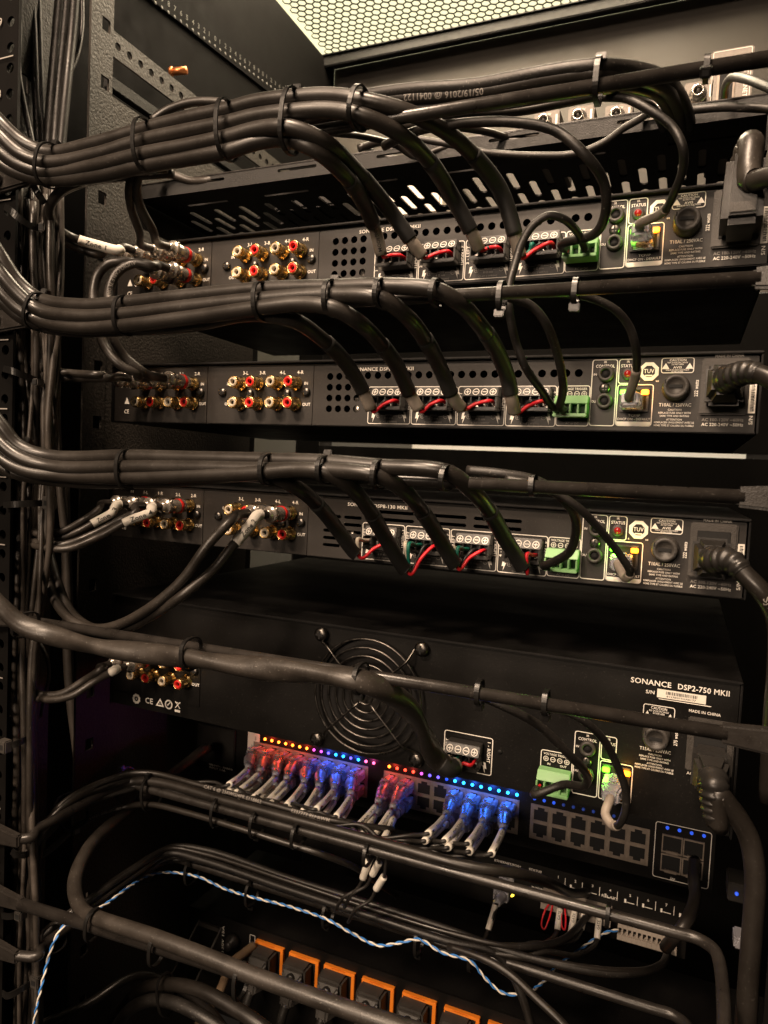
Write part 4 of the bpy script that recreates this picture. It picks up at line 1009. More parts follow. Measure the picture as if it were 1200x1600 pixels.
# ================================================================== RCA patch cables
def rca(label, pts, jx, jz, red=True, tag_text=None, tag_at=None, r=2.7, group=None, m_=None):
    e = Vector((jx, -31, jz)); b = Vector((jx-1.2, -40, jz-.3))
    p = path(pts+[('w', *b), ('w', *e)])
    t = thing('audio_cable', label, 'audio cable', p[0], group)
    MB().tube(p, r, 12).build('jacket', m_ or DUSTY, t)
    pl = MB().lathe([(4.7, 9.00), (5.0, 9.37), (5.0, 12.10), (4.8, 12.35), (4.9, 14.95), (4.75, 15.20), (4.9, 15.82), (4.75, 16.19), (4.9, 16.69), (4.75, 17.06), (4.9, 17.68), (4.9, 22.64), (4.6, 23.01), (4.6, 24.87), (5.6, 25.12), (5.6, 27.60), (5.2, 27.97), (4.4, 28.22), (3.6, 30.08), (2.9, 31.94)], (jx, 0, jz), n=20).build('rca_plug', CHROME, t)
    MB().lathe([(5.15, 12.2), (5.35, 12.5), (5.35, 14.9), (5.15, 15.2)], (jx, 0, jz), n=20, cap0=False, cap1=False).build('plug_ring', RED if red else INK, pl)
    for a in (40, 220):
        MB().cyl((jx+5.0*math.cos(math.radians(a)), -26, jz+5.0*math.sin(math.radians(a))), (jx+6.4*math.cos(math.radians(a)), -26, jz+6.4*math.sin(math.radians(a))), 1.1, 8).build('set_screw', STEEL, pl)
    if tag_text is not None:
        q = cut(p, -tag_at[0], -tag_at[1])
        s_ = MB().tube(q, r+.5, 14).build('cable_label', LABEL, t)
        if tag_text: mb = MB(); print_on(mb, q, r+.55, tag_text, 5, 3.3); mb.build('label_lettering', INK, s_, stuff=True)
    return t
A = (-56.4, -42.3, -26.0, -11.9); Bx = (29.8, 43.8, 60, 74)
z1, z2, z3 = 0, -88.9, -177.8
rca('black audio cable with a white Zone 1 tag plugged into the top amplifier', [(260, 262, -98), (200, 268, -104), (140, 280), (98, 296, -100), (78, 325), (88, 355), (115, 372), (155, 384, -52), (185, 391, -44)], A[1], z1-12.4, False, 'Zone 1', (40, 12), r=2.9)
rca('untagged black audio cable curving under the Zone 1 cable at the top amplifier', [(270, 270, -92), (200, 275, -98), (130, 285), (92, 303, -94), (74, 335), (86, 366), (118, 386), (155, 398, -50)], A[0], z1-12.4, True, r=2.9)
rca('left one of two thin audio cables dropping from the bundle to the top amplifier inputs', [(215, 258, -98), (203, 290, -96), (205, 325), (217, 360, -70)], A[2], z1-12.4, False)
rca('right one of two thin audio cables dropping from the bundle to the top amplifier inputs', [(225, 255, -98), (214, 285, -96), (219, 322), (238, 358, -70)], A[3], z1-12.4, True)
def link(label, ua, za, ub, zb, mid, red, group=None, prints=None):
    """a patch cable with a plug on both ends"""
    a0, a1 = Vector((ua-1.0, -40, za-.2)), Vector((ua, -31, za)); b0, b1 = Vector((ub-1.0, -40, zb-.3)), Vector((ub, -31, zb))
    p = path([('w', *a1), ('w', *a0)]+mid+[('w', *b0), ('w', *b1)])
    t = thing('audio_cable', label, 'audio cable', p[0], group)
    MB().tube(p, 3.0, 12).build('jacket', DUSTY, t)
    for jx, jz in ((ua, za), (ub, zb)):
        pl = MB().lathe([(4.7, 9.00), (5.0, 9.37), (5.0, 12.10), (4.8, 12.35), (4.9, 14.95), (4.75, 15.20), (4.9, 15.82), (4.75, 16.19), (4.9, 16.69), (4.75, 17.06), (4.9, 17.68), (4.9, 22.64), (4.6, 23.01), (4.6, 24.87), (5.6, 25.12), (5.6, 27.60), (5.2, 27.97), (4.4, 28.22), (3.6, 30.08), (3.1, 31.94)], (jx, 0, jz), n=20).build('rca_plug', CHROME, t)
        MB().lathe([(5.15, 12.2), (5.35, 12.5), (5.35, 14.9), (5.15, 15.2)], (jx, 0, jz), n=20, cap0=False, cap1=False).build('plug_ring', RED if red else INK, pl)
    if prints: mb = MB(); print_on(mb, p, 3.0, prints, 48, 2.4); mb.build('printed_lettering', DIMPRINT, t, stuff=True)
link('outer of two grey looping audio cables joining the top and second amplifiers', A[2], z1-26.5, A[2], z2-12.4, [(200, 409, -68), (172, 411, -74), (154, 428), (147, 455, -78), (149, 490, -80), (163, 540, -78), (190, 572, -74), (215, 583, -66)], False)
link('inner of two grey looping audio cables joining the top and second amplifiers', A[3], z1-26.5, A[3], z2-12.4, [(240, 416, -62), (212, 411, -68), (185, 424), (172, 450, -76), (171, 485, -80), (178, 530, -78), (194, 556), (222, 580, -64)], True, prints='AUDIO CABLE 75 OHM')
rca('upper one of two black audio cables coming from the left rail to the second amplifier', [(28, 520, -60), (28, 545, -66), (45, 565), (80, 579, -74), (120, 584), (155, 586, -66)], A[0], z2-12.4, False, '', (30, 8))
rca('lower one of two black audio cables coming from the left rail to the second amplifier', [(24, 530, -58), (26, 560, -64), (44, 578), (80, 588, -72), (120, 591), (165, 591, -62)], A[1], z2-12.4, True)
rca('black audio cable at the third amplifier, first of the four side by side plugs', [(22, 760, -56), (26, 797, -66), (38, 820), (62, 834, -76), (100, 829), (133, 811), (155, 795, -50)], A[0], z3-12.4, False, None, r=2.5)
rca('tagged black audio cable, second of the four side by side plugs at the third amplifier', [(24, 765, -54), (28, 805, -62), (42, 830), (66, 844, -72), (110, 836), (152, 814), (175, 801, -48)], A[1], z3-12.4, True, 'Zone 3', (36, 6), r=2.5)
rca('black audio cable at the third amplifier, third of the four side by side plugs', [(20, 770, -58), (25, 812, -68), (40, 838), (72, 850, -78), (108, 849), (152, 831), (190, 811), (212, 800, -46)], A[2], z3-12.4, False, r=2.5)
rca('tagged black audio cable, rightmost of the four side by side plugs at the third amplifier', [(20, 780, -60), (26, 822, -70), (44, 846), (76, 857, -80), (112, 856), (156, 838), (200, 814, -54), (238, 799, -44)], A[3], z3-12.4, True, 'Zone 4', (36, 6), r=2.5)
rca('untagged thick audio cable sweeping up to the middle jacks of the third amplifier', [(64, 845, -40), (68, 870, -52), (73, 902, -66), (87, 940), (113, 970, -80), (150, 982), (185, 976), (235, 949, -84), (285, 906), (325, 851, -76), (360, 814, -66)], Bx[2], z3-12.4, False, r=3.1)
rca('thick audio cable with a white Zone 2 tag sweeping up to the third amplifier', [(74, 845, -36), (79, 870, -48), (88, 902, -60), (105, 947), (135, 977, -76), (180, 987), (228, 967), (285, 930, -80), (335, 889), (366, 850, -58), (392, 820, -46)], Bx[3], z3-12.4, True, 'Zone 2', (34, 6), r=3.1)
rca('left one of two dusty audio cables rising to the tall amplifier', [(24, 985, -58), (23, 1033, -66), (34, 1063), (58, 1083, -76), (95, 1084), (133, 1062), (160, 1044, -64)], -53.9, -266.7-40.7, False, r=2.5)
rca('dusty audio cable with a blank white sleeve rising to the tall amplifier', [(21, 1000, -60), (25, 1048, -68), (43, 1080), (73, 1093, -78), (112, 1087), (152, 1062), (180, 1047, -62)], -39.6, -266.7-40.7, True, '', (44, 12), r=2.5)

# ================================================================== trigger and network cables of the amplifiers
def trig(label, pts, tip, tail=None, r=2.1):
    p = path(pts+[('w', tip[0]-1, -24, tip[1]-.5), ('w', *(tip[0], -8, tip[1]))]) if tail is None else path([('w', *(tail[0], -8, tail[1])), ('w', tail[0]-1, -24, tail[1]-.5)]+pts+[('w', tip[0]-1, -24, tip[1]-.5), ('w', *(tip[0], -8, tip[1]))])
    t = thing('trigger_cable', label, 'thin cable', p[0], None)
    MB().tube(cut(p, 0, -7), r, 10).build('jacket', CABLE2, t)
    MB().tube(cut(p, -8, -2), .9, 8).build('conductor', REDW, t)
trig('thin black cable arching from the top cable bundle into the top green terminal', [(600, 228, -60), (650, 205, -70), (720, 193, -80), (800, 191, -84), (867, 204), (913, 241, -82), (943, 284), (947, 327, -60), (933, 362)], (253.5, -29.2), r=2.5)
trig('thin black cable looping from the top green terminal down to the second amplifier trigger', [(914, 388, -27), (901, 361, -46), (880, 342, -58), (857, 337, -62), (833, 352), (815, 381, -66), (805, 412), (796, 446, -72), (795, 480, -74), (800, 510), (807, 538), (821, 574, -60), (846, 610, -44)], (253.5, -88.9-29.2), tail=(264.5, -29.2), r=2.1)
trig('thin black cable hanging from the second lacing bar into the second green terminal', [(760, 462, -84), (800, 466, -82), (830, 478), (851, 502, -72), (872, 557), (880, 606, -40)], (257.5, -88.9-29.2), r=2.3)
trig('thin black cable dropping from the third lacing bar to the third green terminal', [(730, 735, -84), (780, 740, -84), (840, 752), (880, 780, -74), (899, 810), (899, 838, -50), (888, 864)], (254, -177.8-29.2), r=2.5)
trig('thin black cable curling from the bar to the green terminal of the tall amplifier', [(745, 1085, -86), (790, 1105, -84), (840, 1132), (890, 1180, -64), (918, 1212, -46), (912, 1228, -36), (880, 1226, -24)], (256, -266.7-72), r=2.3)
def net(label, pts, x, z0, tail_up=True):
    """network patch cable with a clear booted plug in the port whose top left corner is x, z0"""
    t = thing('network_cable', label, 'network cable', (x+6, -10, z0-8), None)
    cxx, czz = x+7.2, z0-8.6
    MB().hexa([(cxx-5.6, -1, czz-4.2), (cxx+5.6, -1, czz-4.2), (cxx+5.6, -1, czz+3.6), (cxx-5.6, -1, czz+3.6)], [(cxx-5.6, -16, czz-4.2), (cxx+5.6, -16, czz-4.2), (cxx+5.6, -16, czz+3.6), (cxx-5.6, -16, czz+3.6)]).build('plug', CLEAR, t, bevel=.6)
    MB().hexa([(cxx-5.8, -16.1, czz-4.4), (cxx+5.8, -16.1, czz-4.4), (cxx+5.8, -16.1, czz+3.7), (cxx-5.8, -16.1, czz+3.7)], [(cxx-4, -27, czz-3.6), (cxx+4, -27, czz-3.6), (cxx+4, -27, czz+3.6), (cxx-4, -27, czz+3.6)]).build('boot', CLEAR, t, bevel=1.2)
    MB().box(cxx-3, cxx+3, -15, -6, czz-4.6, czz-4.3).build('contact_blade', GOLD, t)
    MB().hexa([(cxx-2, -2, czz+3.7), (cxx+2, -2, czz+3.7), (cxx+2, -2, czz+4.4), (cxx-2, -2, czz+4.4)], [(cxx-2.2, -15, czz+4.6), (cxx+2.2, -15, czz+4.6), (cxx+2.2, -15, czz+5.3), (cxx-2.2, -15, czz+5.3)]).build('latch', CLEAR, t)
    for gx, gc in ((x+2.2, (.22, 1, .04)), (x+13.4, (1, .40, .03))):
        l_ = bpy.data.lights.new('port_glow', 'POINT'); l_.energy = .006; l_.color = gc; l_.shadow_soft_size = .002
        o_ = bpy.data.objects.new('port_glow', l_); col.objects.link(o_); o_.location = (gx*S, -.005, (z0-2.8)*S)
    p = path(pts+[('w', cxx, -31, czz+.2), ('w', cxx, -22, czz)])
    MB().tube(p, 2.0, 10).build('jacket', CABLE2, t)
    MB().tube(cut(p, -30, -6), 2.45, 12).build('cable_label', SLEEVE, t)
net('network cable hanging from the top lacing bar into the top amplifier', [(905, 150, -72), (945, 152, -76), (977, 154, -78), (1013, 171, -80), (1050, 198), (1067, 231, -80), (1067, 264), (1055, 297, -64), (1035, 332, -44)], 285.8, -16.2)
net('network cable hanging from the second lacing bar into the second amplifier', [(840, 459, -84), (895, 460, -84), (927, 467), (960, 483, -76), (983, 510), (993, 542, -62), (994, 582, -46)], 285.8, -88.9-16.2)
net('network cable hanging from the third lacing bar past the green terminal into the third amplifier', [(790, 748, -86), (830, 756, -86), (870, 772), (900, 790, -78), (933, 823), (965, 862, -56), (984, 893, -50), (978, 903, -44)], 285.8, -177.8-16.2)
net('network cable dropping from the fourth lacing bar and curling up into the tall amplifier', [(820, 1092, -86), (860, 1103, -86), (905, 1122, -84), (940, 1152), (966, 1200, -66), (979, 1245, -58), (972, 1282, -52), (958, 1290, -44), (946, 1272, -38)], 289.2, -266.7-55.4)

# ================================================================== mains cords with moulded plugs
def cord(label, xc, zc, pts, r=4.6, tall=False, up=False, sy=14):
    t = thing('mains_cable', label, 'mains cable', (xc, -20, zc), None)
    mb = MB()
    mb.hexa([(xc-8.6, -2.7, zc-11), (xc+8.6, -2.7, zc-11), (xc+8.6, -2.7, zc+8), (xc-8.6, -2.7, zc+8)], [(xc-9.4, -20, zc-12), (xc+9.4, -20, zc-12), (xc+9.4, -20, zc+9.5), (xc-9.4, -20, zc+9.5)])
    pl = mb.build('plug_body', PLASTIC, t, bevel=2.2)
    MB().hexa([(xc-9, -20.1, zc-11.5), (xc+9, -20.1, zc-11.5), (xc+9, -20.1, zc+9), (xc-9, -20.1, zc+9)], [(xc-6, -34, zc-7), (xc+6, -34, zc-7), (xc+6, -34, zc+6), (xc-6, -34, zc+6)]).build('plug_neck', PLASTIC, t, bevel=2.4)
    p = path([('w', xc, -29, zc), ('w', xc+1, -37, zc-.5)]+pts)
    rb = MB()
    q = cut(p, 3, 26)
    q = resample(q, .6); rb.tube(q, r*1.32, 16, rf=lambda f, i: (1.12-.30*f)*(1+(.07 if (i//3) % 2 else -.05)))
    rb.build('strain_relief', PLASTIC, t)
    MB().tube(cut(p, 20, 0), r, 14).build('jacket', CABLE, t)
    return t, p
# the top plug turns the cord through a right angle
t = thing('mains_cable', 'black angled power plug at the upper right, its cord leaving the picture', 'mains cable', (340, -20, -16), None)
MB().hexa([(331, -2.7, -30), (350, -2.7, -30), (350, -2.7, -3), (331, -2.7, -3)], [(330.5, -34, -29), (350, -34, -29), (349, -33, 7), (332, -33, 7)]).build('plug_body', PLASTIC, t, bevel=3.5)
MB().box(334.5, 346, -34.9, -34.2, -24.5, -19.5).build('grip_pad', GREYP, t, bevel=.3)
p = path([('w', 340, -22, 3), ('w', 342, -26, 11), (1172, 281, -34), (1205, 276, -42), (1260, 282, -50)])
MB().tube(cut(p, 0, 34), 6.4, 16, rf=lambda f, i: (1.08-.22*f)*(1+.05*math.sin(i*2.2))).build('strain_relief', DUSTY, t); MB().tube(p, 4.8, 14).build('jacket', CABLE, t)
cord('black power cord leaving the second amplifier to the right', 338.6, -88.9-16, [(1168, 582, -46), (1200, 590, -52), (1260, 625, -60)])
c3, p3 = cord('black power cord bending down from the third amplifier along the right rail', 338, -177.8-17, [(1142, 876, -44), (1163, 897, -48), (1190, 925, -50), (1212, 965, -46), (1215, 1030, -40), (1208, 1120, -30), (1200, 1250, -20)])
mb = MB(); print_on(mb, p3, 4.6, 'SJT 16 AWG E315 4N05', 40, 3.2); mb.build('printed_lettering', DIMPRINT, c3, stuff=True)
cord('black power cord with a ribbed strain relief bending down from the tall amplifier', 345, -266.7-41, [('w', 346.5, -38, -318), ('w', 349, -39, -328), (1122, 1240, -40), (1138, 1258, -38), (1156, 1282, -36), (1172, 1315, -34), (1180, 1370, -34), (1176, 1450, -34), (1168, 1560, -34), (1165, 1680, -34)], r=5)
# ================================================================== cables over the top of the shelf
top_run = [
 ('upper pale edged cable of the bundle along the uppermost lacing bar', [(480, 168, -88), (560, 151, -88), (640, 140, -90), (740, 133), (840, 115), (890, 107), (935, 103, -94), (985, 106), (1030, 118, -72), (1058, 142, -36), (1072, 170, 0), (1078, 196, 32), (1070, 215, 60)], 3.2, None),
 ('printed cable of the bundle along the uppermost lacing bar', [(470, 190, -86), (560, 163, -86), (640, 152, -88), (700, 148), (760, 142), (850, 124), (900, 117), (935, 114, -92), (990, 118), (1030, 132, -66), (1052, 154, -30), (1062, 178, 4), (1066, 198, 36), (1056, 216, 66)], 3.6, [('05/19/2016 @ 0041122', 62, 3.0, True)]),
 ('dark cable under the printed one on the uppermost lacing bar', [(460, 210, -80), (560, 182, -82), (640, 172, -84), (720, 167), (800, 158), (870, 146), (935, 137, -86), (985, 134), (1018, 142, -60), (1040, 160, -26), (1050, 182, 6), (1054, 199, 38), (1044, 216, 70)], 3.3, None),
 ('thin cable sagging under the uppermost lacing bar towards the small receivers', [(450, 228, -70), (560, 196, -72), (660, 180, -74), (740, 178), (820, 172), (880, 160), (935, 150, -74), (975, 152), (1008, 162, -46), (1026, 178, -14), (1034, 194, 14), (1036, 206, 44), (1028, 220, 74)], 2.4, None),
 ('thin cable dipping in front of the shelf edge between the receivers', [(640, 215, 0), (700, 225, 4), (760, 238), (840, 243, 6), (900, 240), (945, 222, 8), (975, 200), (1000, 186, 16), (1012, 178, 24)], 2.1, [('AWG E319603', 30, 2.2, True)]),
 ('thin cable running along the shelf edge below the ethernet box', [(1005, 178, 20), (1030, 172, 18), (1075, 172, 16), (1120, 168, 14), (1160, 168, 8), (1230, 172, 0)], 2.4, None),
 ('curled cable in front of the coaxial receiver beside the ethernet box', [(1230, 150, -50), (1190, 132, -30), (1160, 122, -8), (1142, 122, 12), (1134, 134, 26), (1132, 150, 36)], 2.3, None),
 ('thin grey cable arching over the top of the speaker bundle at the left', [(238, 188, -96), (262, 172, -94), (300, 160, -92), (345, 160, -90), (400, 172, -88), (470, 195, -84)], 2.4, None),
 ('silver grey cable on the left end of the vented shelf', [(200, 275, -30), (235, 271, 10), (268, 273, 20), (300, 283, 24), (330, 281, 26), (365, 277, 40), (400, 268, 60)], 3.0, None),
 ('black coiled cable lying on the vented shelf behind the speaker bundle', [(560, 232, 30), (600, 222, 40), (640, 228, 46), (670, 240, 50), (640, 250, 40), (600, 246, 34), (575, 236, 40)], 2.6, None),
 ('slim cable between the speaker bundle and the shelf lip at the centre', [(520, 208, -50), (570, 214, -20), (620, 228, 10), (650, 245, 20), (690, 232, 24), (760, 218, 26), (830, 222, 26)], 2.0, None),
 ('short dark cable crossing behind the bundle toward the receivers', [(600, 200, -40), (680, 196, -20), (760, 206, 10), (800, 216, 28), (850, 214, 40)], 2.2, None),
]
for lab, pts, r, pr in top_run:
    cable('thin_cable', lab, 'cable', pts, r, (CABLE2 if 'curled' in lab or 'edge' in lab else CABLE) if 'silver' not in lab else DUSTY, prints=pr or ())
# ================================================================== cables down the left rail
rnd = random.Random(21)
def xl(y): return interp(y, ((0, 30), (240, 30), (600, 27), (1000, 23), (1200, 21), (1400, 24), (1650, 20)))
def xr(y): return interp(y, ((0, 118), (240, 94), (420, 96), (650, 88), (850, 78), (1000, 58), (1150, 52), (1350, 58), (1650, 58)))
def interp(x, t):
    for (a, b), (c, d) in zip(t, t[1:]):
        if x <= c: return b+(d-b)*(x-a)/(c-a)
    return t[-1][1]
VG = 'thin black cables running down behind the left rail'
NV = 60
for i in range(NV):
    u = (i+.5)/NV; pts = []
    r = rnd.choice((1.2, 1.5, 1.8, 2.2)); y0 = 300+rnd.randint(-20, 30); dep = -84+rnd.random()*50
    ph = rnd.random()*6; sp = rnd.random()*.6+.7
    ys = [y0] + list(range(400, 1700, 90))
    for q, yy in enumerate(ys):
        uu = min(1, max(0, u+.10*math.sin(ph+q*sp)+.05*math.sin(ph*3+q*1.7)))
        pts.append((xl(yy)+(xr(yy)-xl(yy))*uu, yy, dep+6*math.sin(ph+q*.8)))
    pr = ()
    if i in (5, 9, 12, 16, 18): pr = [(rnd.choice(('CABLE 24AWG 4PR', 'E138034 (UL) CMR', 'VERIFIED CAT 6')), 40+150*k_+rnd.random()*60, 2.0, False) for k_ in range(5)]
    cable('rail_cable', 'thin black cable running down the bundle behind the left rail', 'cable', pts, r, rnd.choice((RAILC, RAILC, DUSTY)), VG, n=8, sub=4, prints=pr)
for i, (lab, pts, r) in enumerate((
  ('thin cable hanging next to the left rail edge at the top', [(29, -30, -60), (30, 60, -62), (29, 110, -64), (38, 165, -66), (50, 222, -70), (62, 300, -66)], 1.9),
  ('left cable of a pair hanging at the upper left', [(49, -30, -50), (53, 60, -50), (56, 150, -52), (60, 235, -56), (62, 330, -60)], 2.6),
  ('right cable of a pair hanging at the upper left', [(58, -30, -46), (61, 60, -46), (64, 150, -48), (67, 235, -52), (72, 330, -58)], 2.6),
  ('left of three thick cables slanting down at the upper left', [(96, -30, -40), (88, 60, -42), (81, 140, -46), (74, 235, -52), (66, 340, -60)], 3.4),
  ('middle of three thick cables slanting down at the upper left', [(107, -30, -36), (99, 60, -38), (91, 140, -42), (84, 235, -50), (78, 340, -58)], 3.4),
  ('right of three thick cables slanting down at the upper left', [(118, -30, -32), (111, 60, -34), (103, 140, -40), (94, 235, -46), (88, 340, -54)], 3.6),
  ('slim printed cable curving beside the upper left post', [(127, -30, -10), (128, 40, -12), (121, 85, -18), (108, 118, -26), (100, 145, -32), (96, 240, -40)], 1.7),
  ('thick dusty cable standing behind the rail bundle at mid height', [(86, 330, 6), (86, 420, 8), (87, 540, 10), (88, 660, 12), (94, 760, 14), (104, 860, 18), (108, 960, 20)], 3.4),
  ('left of two thick dark cables at the lower left behind the rail', [(100, 740, 26), (104, 900, 28), (108, 1060, 30), (122, 1180, 34), (136, 1300, 38), (144, 1450, 40), (146, 1650, 40)], 4.2),
  ('right of two thick dark cables at the lower left behind the rail', [(112, 760, 44), (122, 900, 46), (132, 1060, 48), (146, 1180, 52), (160, 1300, 56), (166, 1450, 58), (168, 1650, 58)], 4.2),
  ('thin looping cable end hanging below the fourth bundle at the left', [(48, 990, -50), (62, 1005, -56), (74, 1030, -58), (76, 1060, -54), (70, 1085, -50), (64, 1120, -50)], 1.3))):
    cable('hanging_cable', lab, 'cable', pts, r, (CABLE2, RAILC)[i > 6], prints=[('24AWG 4PR', 60, 1.8, False)] if i == 6 else (), sub=5)
# ================================================================== patch cables at the switch
def sx(x): return (330+x/4)
def q4(x, y): return (330+x/4, 1110+y/4)
def q5(x, y): return (580+x/4.8, 1110+y/4.8)
TOPL = [((225,375),(110,465)),((295,400),(150,520)),((395,425),(265,545)),((460,450),(335,585)),((575,470),(470,595)),((665,495),(570,635)),((765,505),(655,620)),((870,545),(780,665)),((1030,600),(865,770)),((1120,635),(1000,800))]
BOTL = [((215,435),(105,510)),((290,460),(155,555)),((390,485),(270,575)),((470,495),(365,590)),((570,525),(475,625)),((670,555),(580,660)),((765,575),(680,680)),((865,595),(785,720)),((1020,665),(935,785)),((1140,675),(1070,820))]
TOPR = [((550,800),(425,925)),((680,830),(550,980)),((825,860),(725,1000)),((985,905),(900,1075))]
BOTR = [((535,870),(400,980)),((680,900),(575,1030)),((830,930),(735,1060)),((990,950),(915,1080))]
names = ['CAMERA 1', 'POOL AP', 'OFFICE', 'DEN TV', 'AMP 3', 'GYM AP', 'KITCHEN', 'LOBBY', 'Sonos Amp', 'Sonos Port', 'BAR TV', 'PATIO', 'PORCH', 'ROUTER 4']
rnd = random.Random(4)
BOOT = {}
def patch(ix, col_x, row, a, b, right):
    x = col_x+6.9; z = -409-13*row-6
    side = 'upper' if row == 0 else 'lower'
    where = ('%s plug position of the left switch block' % ORD[ix] if ix < 8 else '%s plug position of the right switch block' % ORD[ix-8])
    t = thing('patch_cable', '%s white tagged patch cable at the %s' % (side, where), 'network cable', (x, YS-20, z), 'white tagged patch cables on the switch')
    e = P(*a, YS-64-4*row); l = P(*b, YS-100-3*row)
    p0 = Vector((x, YS-1, z)); d = (e-p0)
    m0 = Vector((x, YS-15, z))
    MB().hexa([(x-5.6, YS-.6, z-4.2), (x+5.6, YS-.6, z-4.2), (x+5.6, YS-.6, z+3.8), (x-5.6, YS-.6, z+3.8)], [(x-5.7, YS-15, z-4.6), (x+5.5, YS-15, z-4.6), (x+5.5, YS-15, z+3.8), (x-5.7, YS-15, z+3.8)]).build('plug', CLEAR, t, bevel=.6)
    MB().hexa([(x-2, YS-2, z+4), (x+2, YS-2, z+4), (x+2, YS-2, z+4.8), (x-2, YS-2, z+4.8)], [(x-3, YS-17, z+6.5), (x+3, YS-17, z+6.5), (x+3, YS-17, z+7.6), (x-3, YS-17, z+7.6)]).build('latch', CLEAR, t)
    dd = (e-m0).normalized()
    bo = MB().tube(smooth([m0+Vector((0, .5, 0)), m0.lerp(e, .35)+Vector((0, -2, 0)), m0.lerp(e, .55), m0.lerp(e, .82)], 5), 5.0, 12, rf=lambda f, i: 1.06-.52*f+.05*math.sin(i*2), sq=lambda a, i: min(1.12, 1/max(abs(math.cos(a)), abs(math.sin(a))))*.93)
    bo.build('boot', CLEAR, t)
    MB().box(x-3, x+3, YS-12, YS-2, z-4.9, z-4.55).build('contact_blade', GOLD, t)
    oy, oz = rnd.uniform(-4, 8), rnd.uniform(-5, 4)
    if not right:
        bx = l.x-18-rnd.random()*10
        tail = [Vector((bx+4, 16+oy*.6, -405+oz*.6)), Vector((bx-22, 9+oy*.7, -409+oz)), Vector((bx-60, 4+oy, -410+oz))]
        xx = bx-100
        while xx > -40: tail.append(Vector((xx, 4+oy*(1+.2*math.sin(xx)), -410+oz))); xx -= 50
        tail += [Vector((-54, 2+oy, -407+oz*1.3)), Vector((-64, -20+oy, -406+oz*1.8)), Vector((-72, -50+oy, -411+oz*1.5)), Vector((-76, -72, -424+oz)), Vector((-80+oy*.5, -70, -460)), Vector((-84+oy*.6, -64, -560)), Vector((-84+oy*.6, -60, -680))]
    else:
        tail = [Vector((l.x-14, 18+oy*.5, min(l.z-6, -404))), Vector((l.x-32, 14+oy*.5, -410+oz*.4)), Vector((l.x-60, 10+oy*.5, -412+oz*.6)), Vector((l.x-110, 5+oy*.5, -410+oz))]
        xx = l.x-160
        while xx > -40: tail.append(Vector((xx, 4+oy, -410+oz))); xx -= 60
        tail += [Vector((-56, 2+oy, -407+oz*1.3)), Vector((-65, -20+oy, -406+oz*1.8)), Vector((-73, -50+oy, -412+oz*1.5)), Vector((-78, -70, -430+oz)), Vector((-84+oy*.5, -66, -500)), Vector((-84+oy*.6, -62, -680))]
    p = smooth([e-dd*6, e, e.lerp(l, .5)+Vector((0, 0, -.8)), l]+tail, 5)
    MB().tube(p, 1.45, 8).build('jacket', CABLE2, t)
    q = smooth([e, e.lerp(l, .5)+Vector((0, 0, -.8)), l], 6)
    s_ = MB().tube(cut(q, .3, 0), 2.5, 10).build('cable_label', LABEL, t)
    mb = MB(); print_on(mb, cut(q, 1.5, 0), 2.5, names[(ix*3+row*5) % 14], 2.5, 1.15, True, w=(length(q)-1.5)*.55); mb.build('label_lettering', INK, s_, stuff=True)
for i in range(10):
    cx_ = XBLK[0]+14.1*i if i < 8 else XBLK[1]+14.1*(i-8)
    patch(i, cx_, 0, q4(*TOPL[i][0]), q4(*TOPL[i][1]), False); patch(i, cx_, 1, q4(*BOTL[i][0]), q4(*BOTL[i][1]), False)
for i in range(4):
    cx_ = XBLK[1]+14.1*(i+4)
    patch(i+12, cx_, 0, q5(*TOPR[i][0]), q5(*TOPR[i][1]), True)
    if i < 3: patch(i+12, cx_, 1, q5(*BOTR[i][0]), q5(*BOTR[i][1]), True)
# two thicker cables tied on the same bar
cable('bundle_cable', 'thick black cable tied on top of the recessed bar under the switch', 'cable', [Vector(v) for v in smooth([Vector((-86, -70, -560)), Vector((-82, -78, -450)), Vector((-74, -66, -416)), Vector((-70, -40, -405)), Vector((-62, -6, -408)), Vector((-40, 0, -404.6)), Vector((40, 0, -404.4)), Vector((140, 0, -404.4)), Vector((215, 1, -405)), Vector((238, 12, -408)), Vector((254, 40, -424)), Vector((266, 90, -456)), Vector((272, 138, -480))], 8)], 3.4)
cable('bundle_cable', 'printed black cable on the upper side of the bundle under the switch', 'cable', [Vector(v) for v in smooth([Vector((-80, -74, -470)), Vector((-74, -60, -410)), Vector((-64, -10, -402)), Vector((-48, 2, -400)), Vector((0, 6, -401)), Vector((60, 7, -402)), Vector((110, 10, -404)), Vector((150, 30, -410))], 8)], 2.2, prints=[('CAT 6 @ 23AWG/4PR E118862', 190, 2.6, False), ('E337773 RU AWM', 265, 2.6, False)])
cable('bundle_cable', 'shiny black cable slung lowest in the bundle under the switch', 'cable', [(38, 1420, -70), (45, 1350, -72), (75, 1330, -60), (130, 1285, -36), (190, 1262, -4), (235, 1257, -2), (300, 1272, -2), (360, 1290, -2), (430, 1312, 0), (500, 1334, 4), (548, 1352, 20), (590, 1380, 70), (620, 1400, 130)], 2.3, CABLE, prints=[('SPEAKER WIRE OFC 16/2', 80, 2, False)])
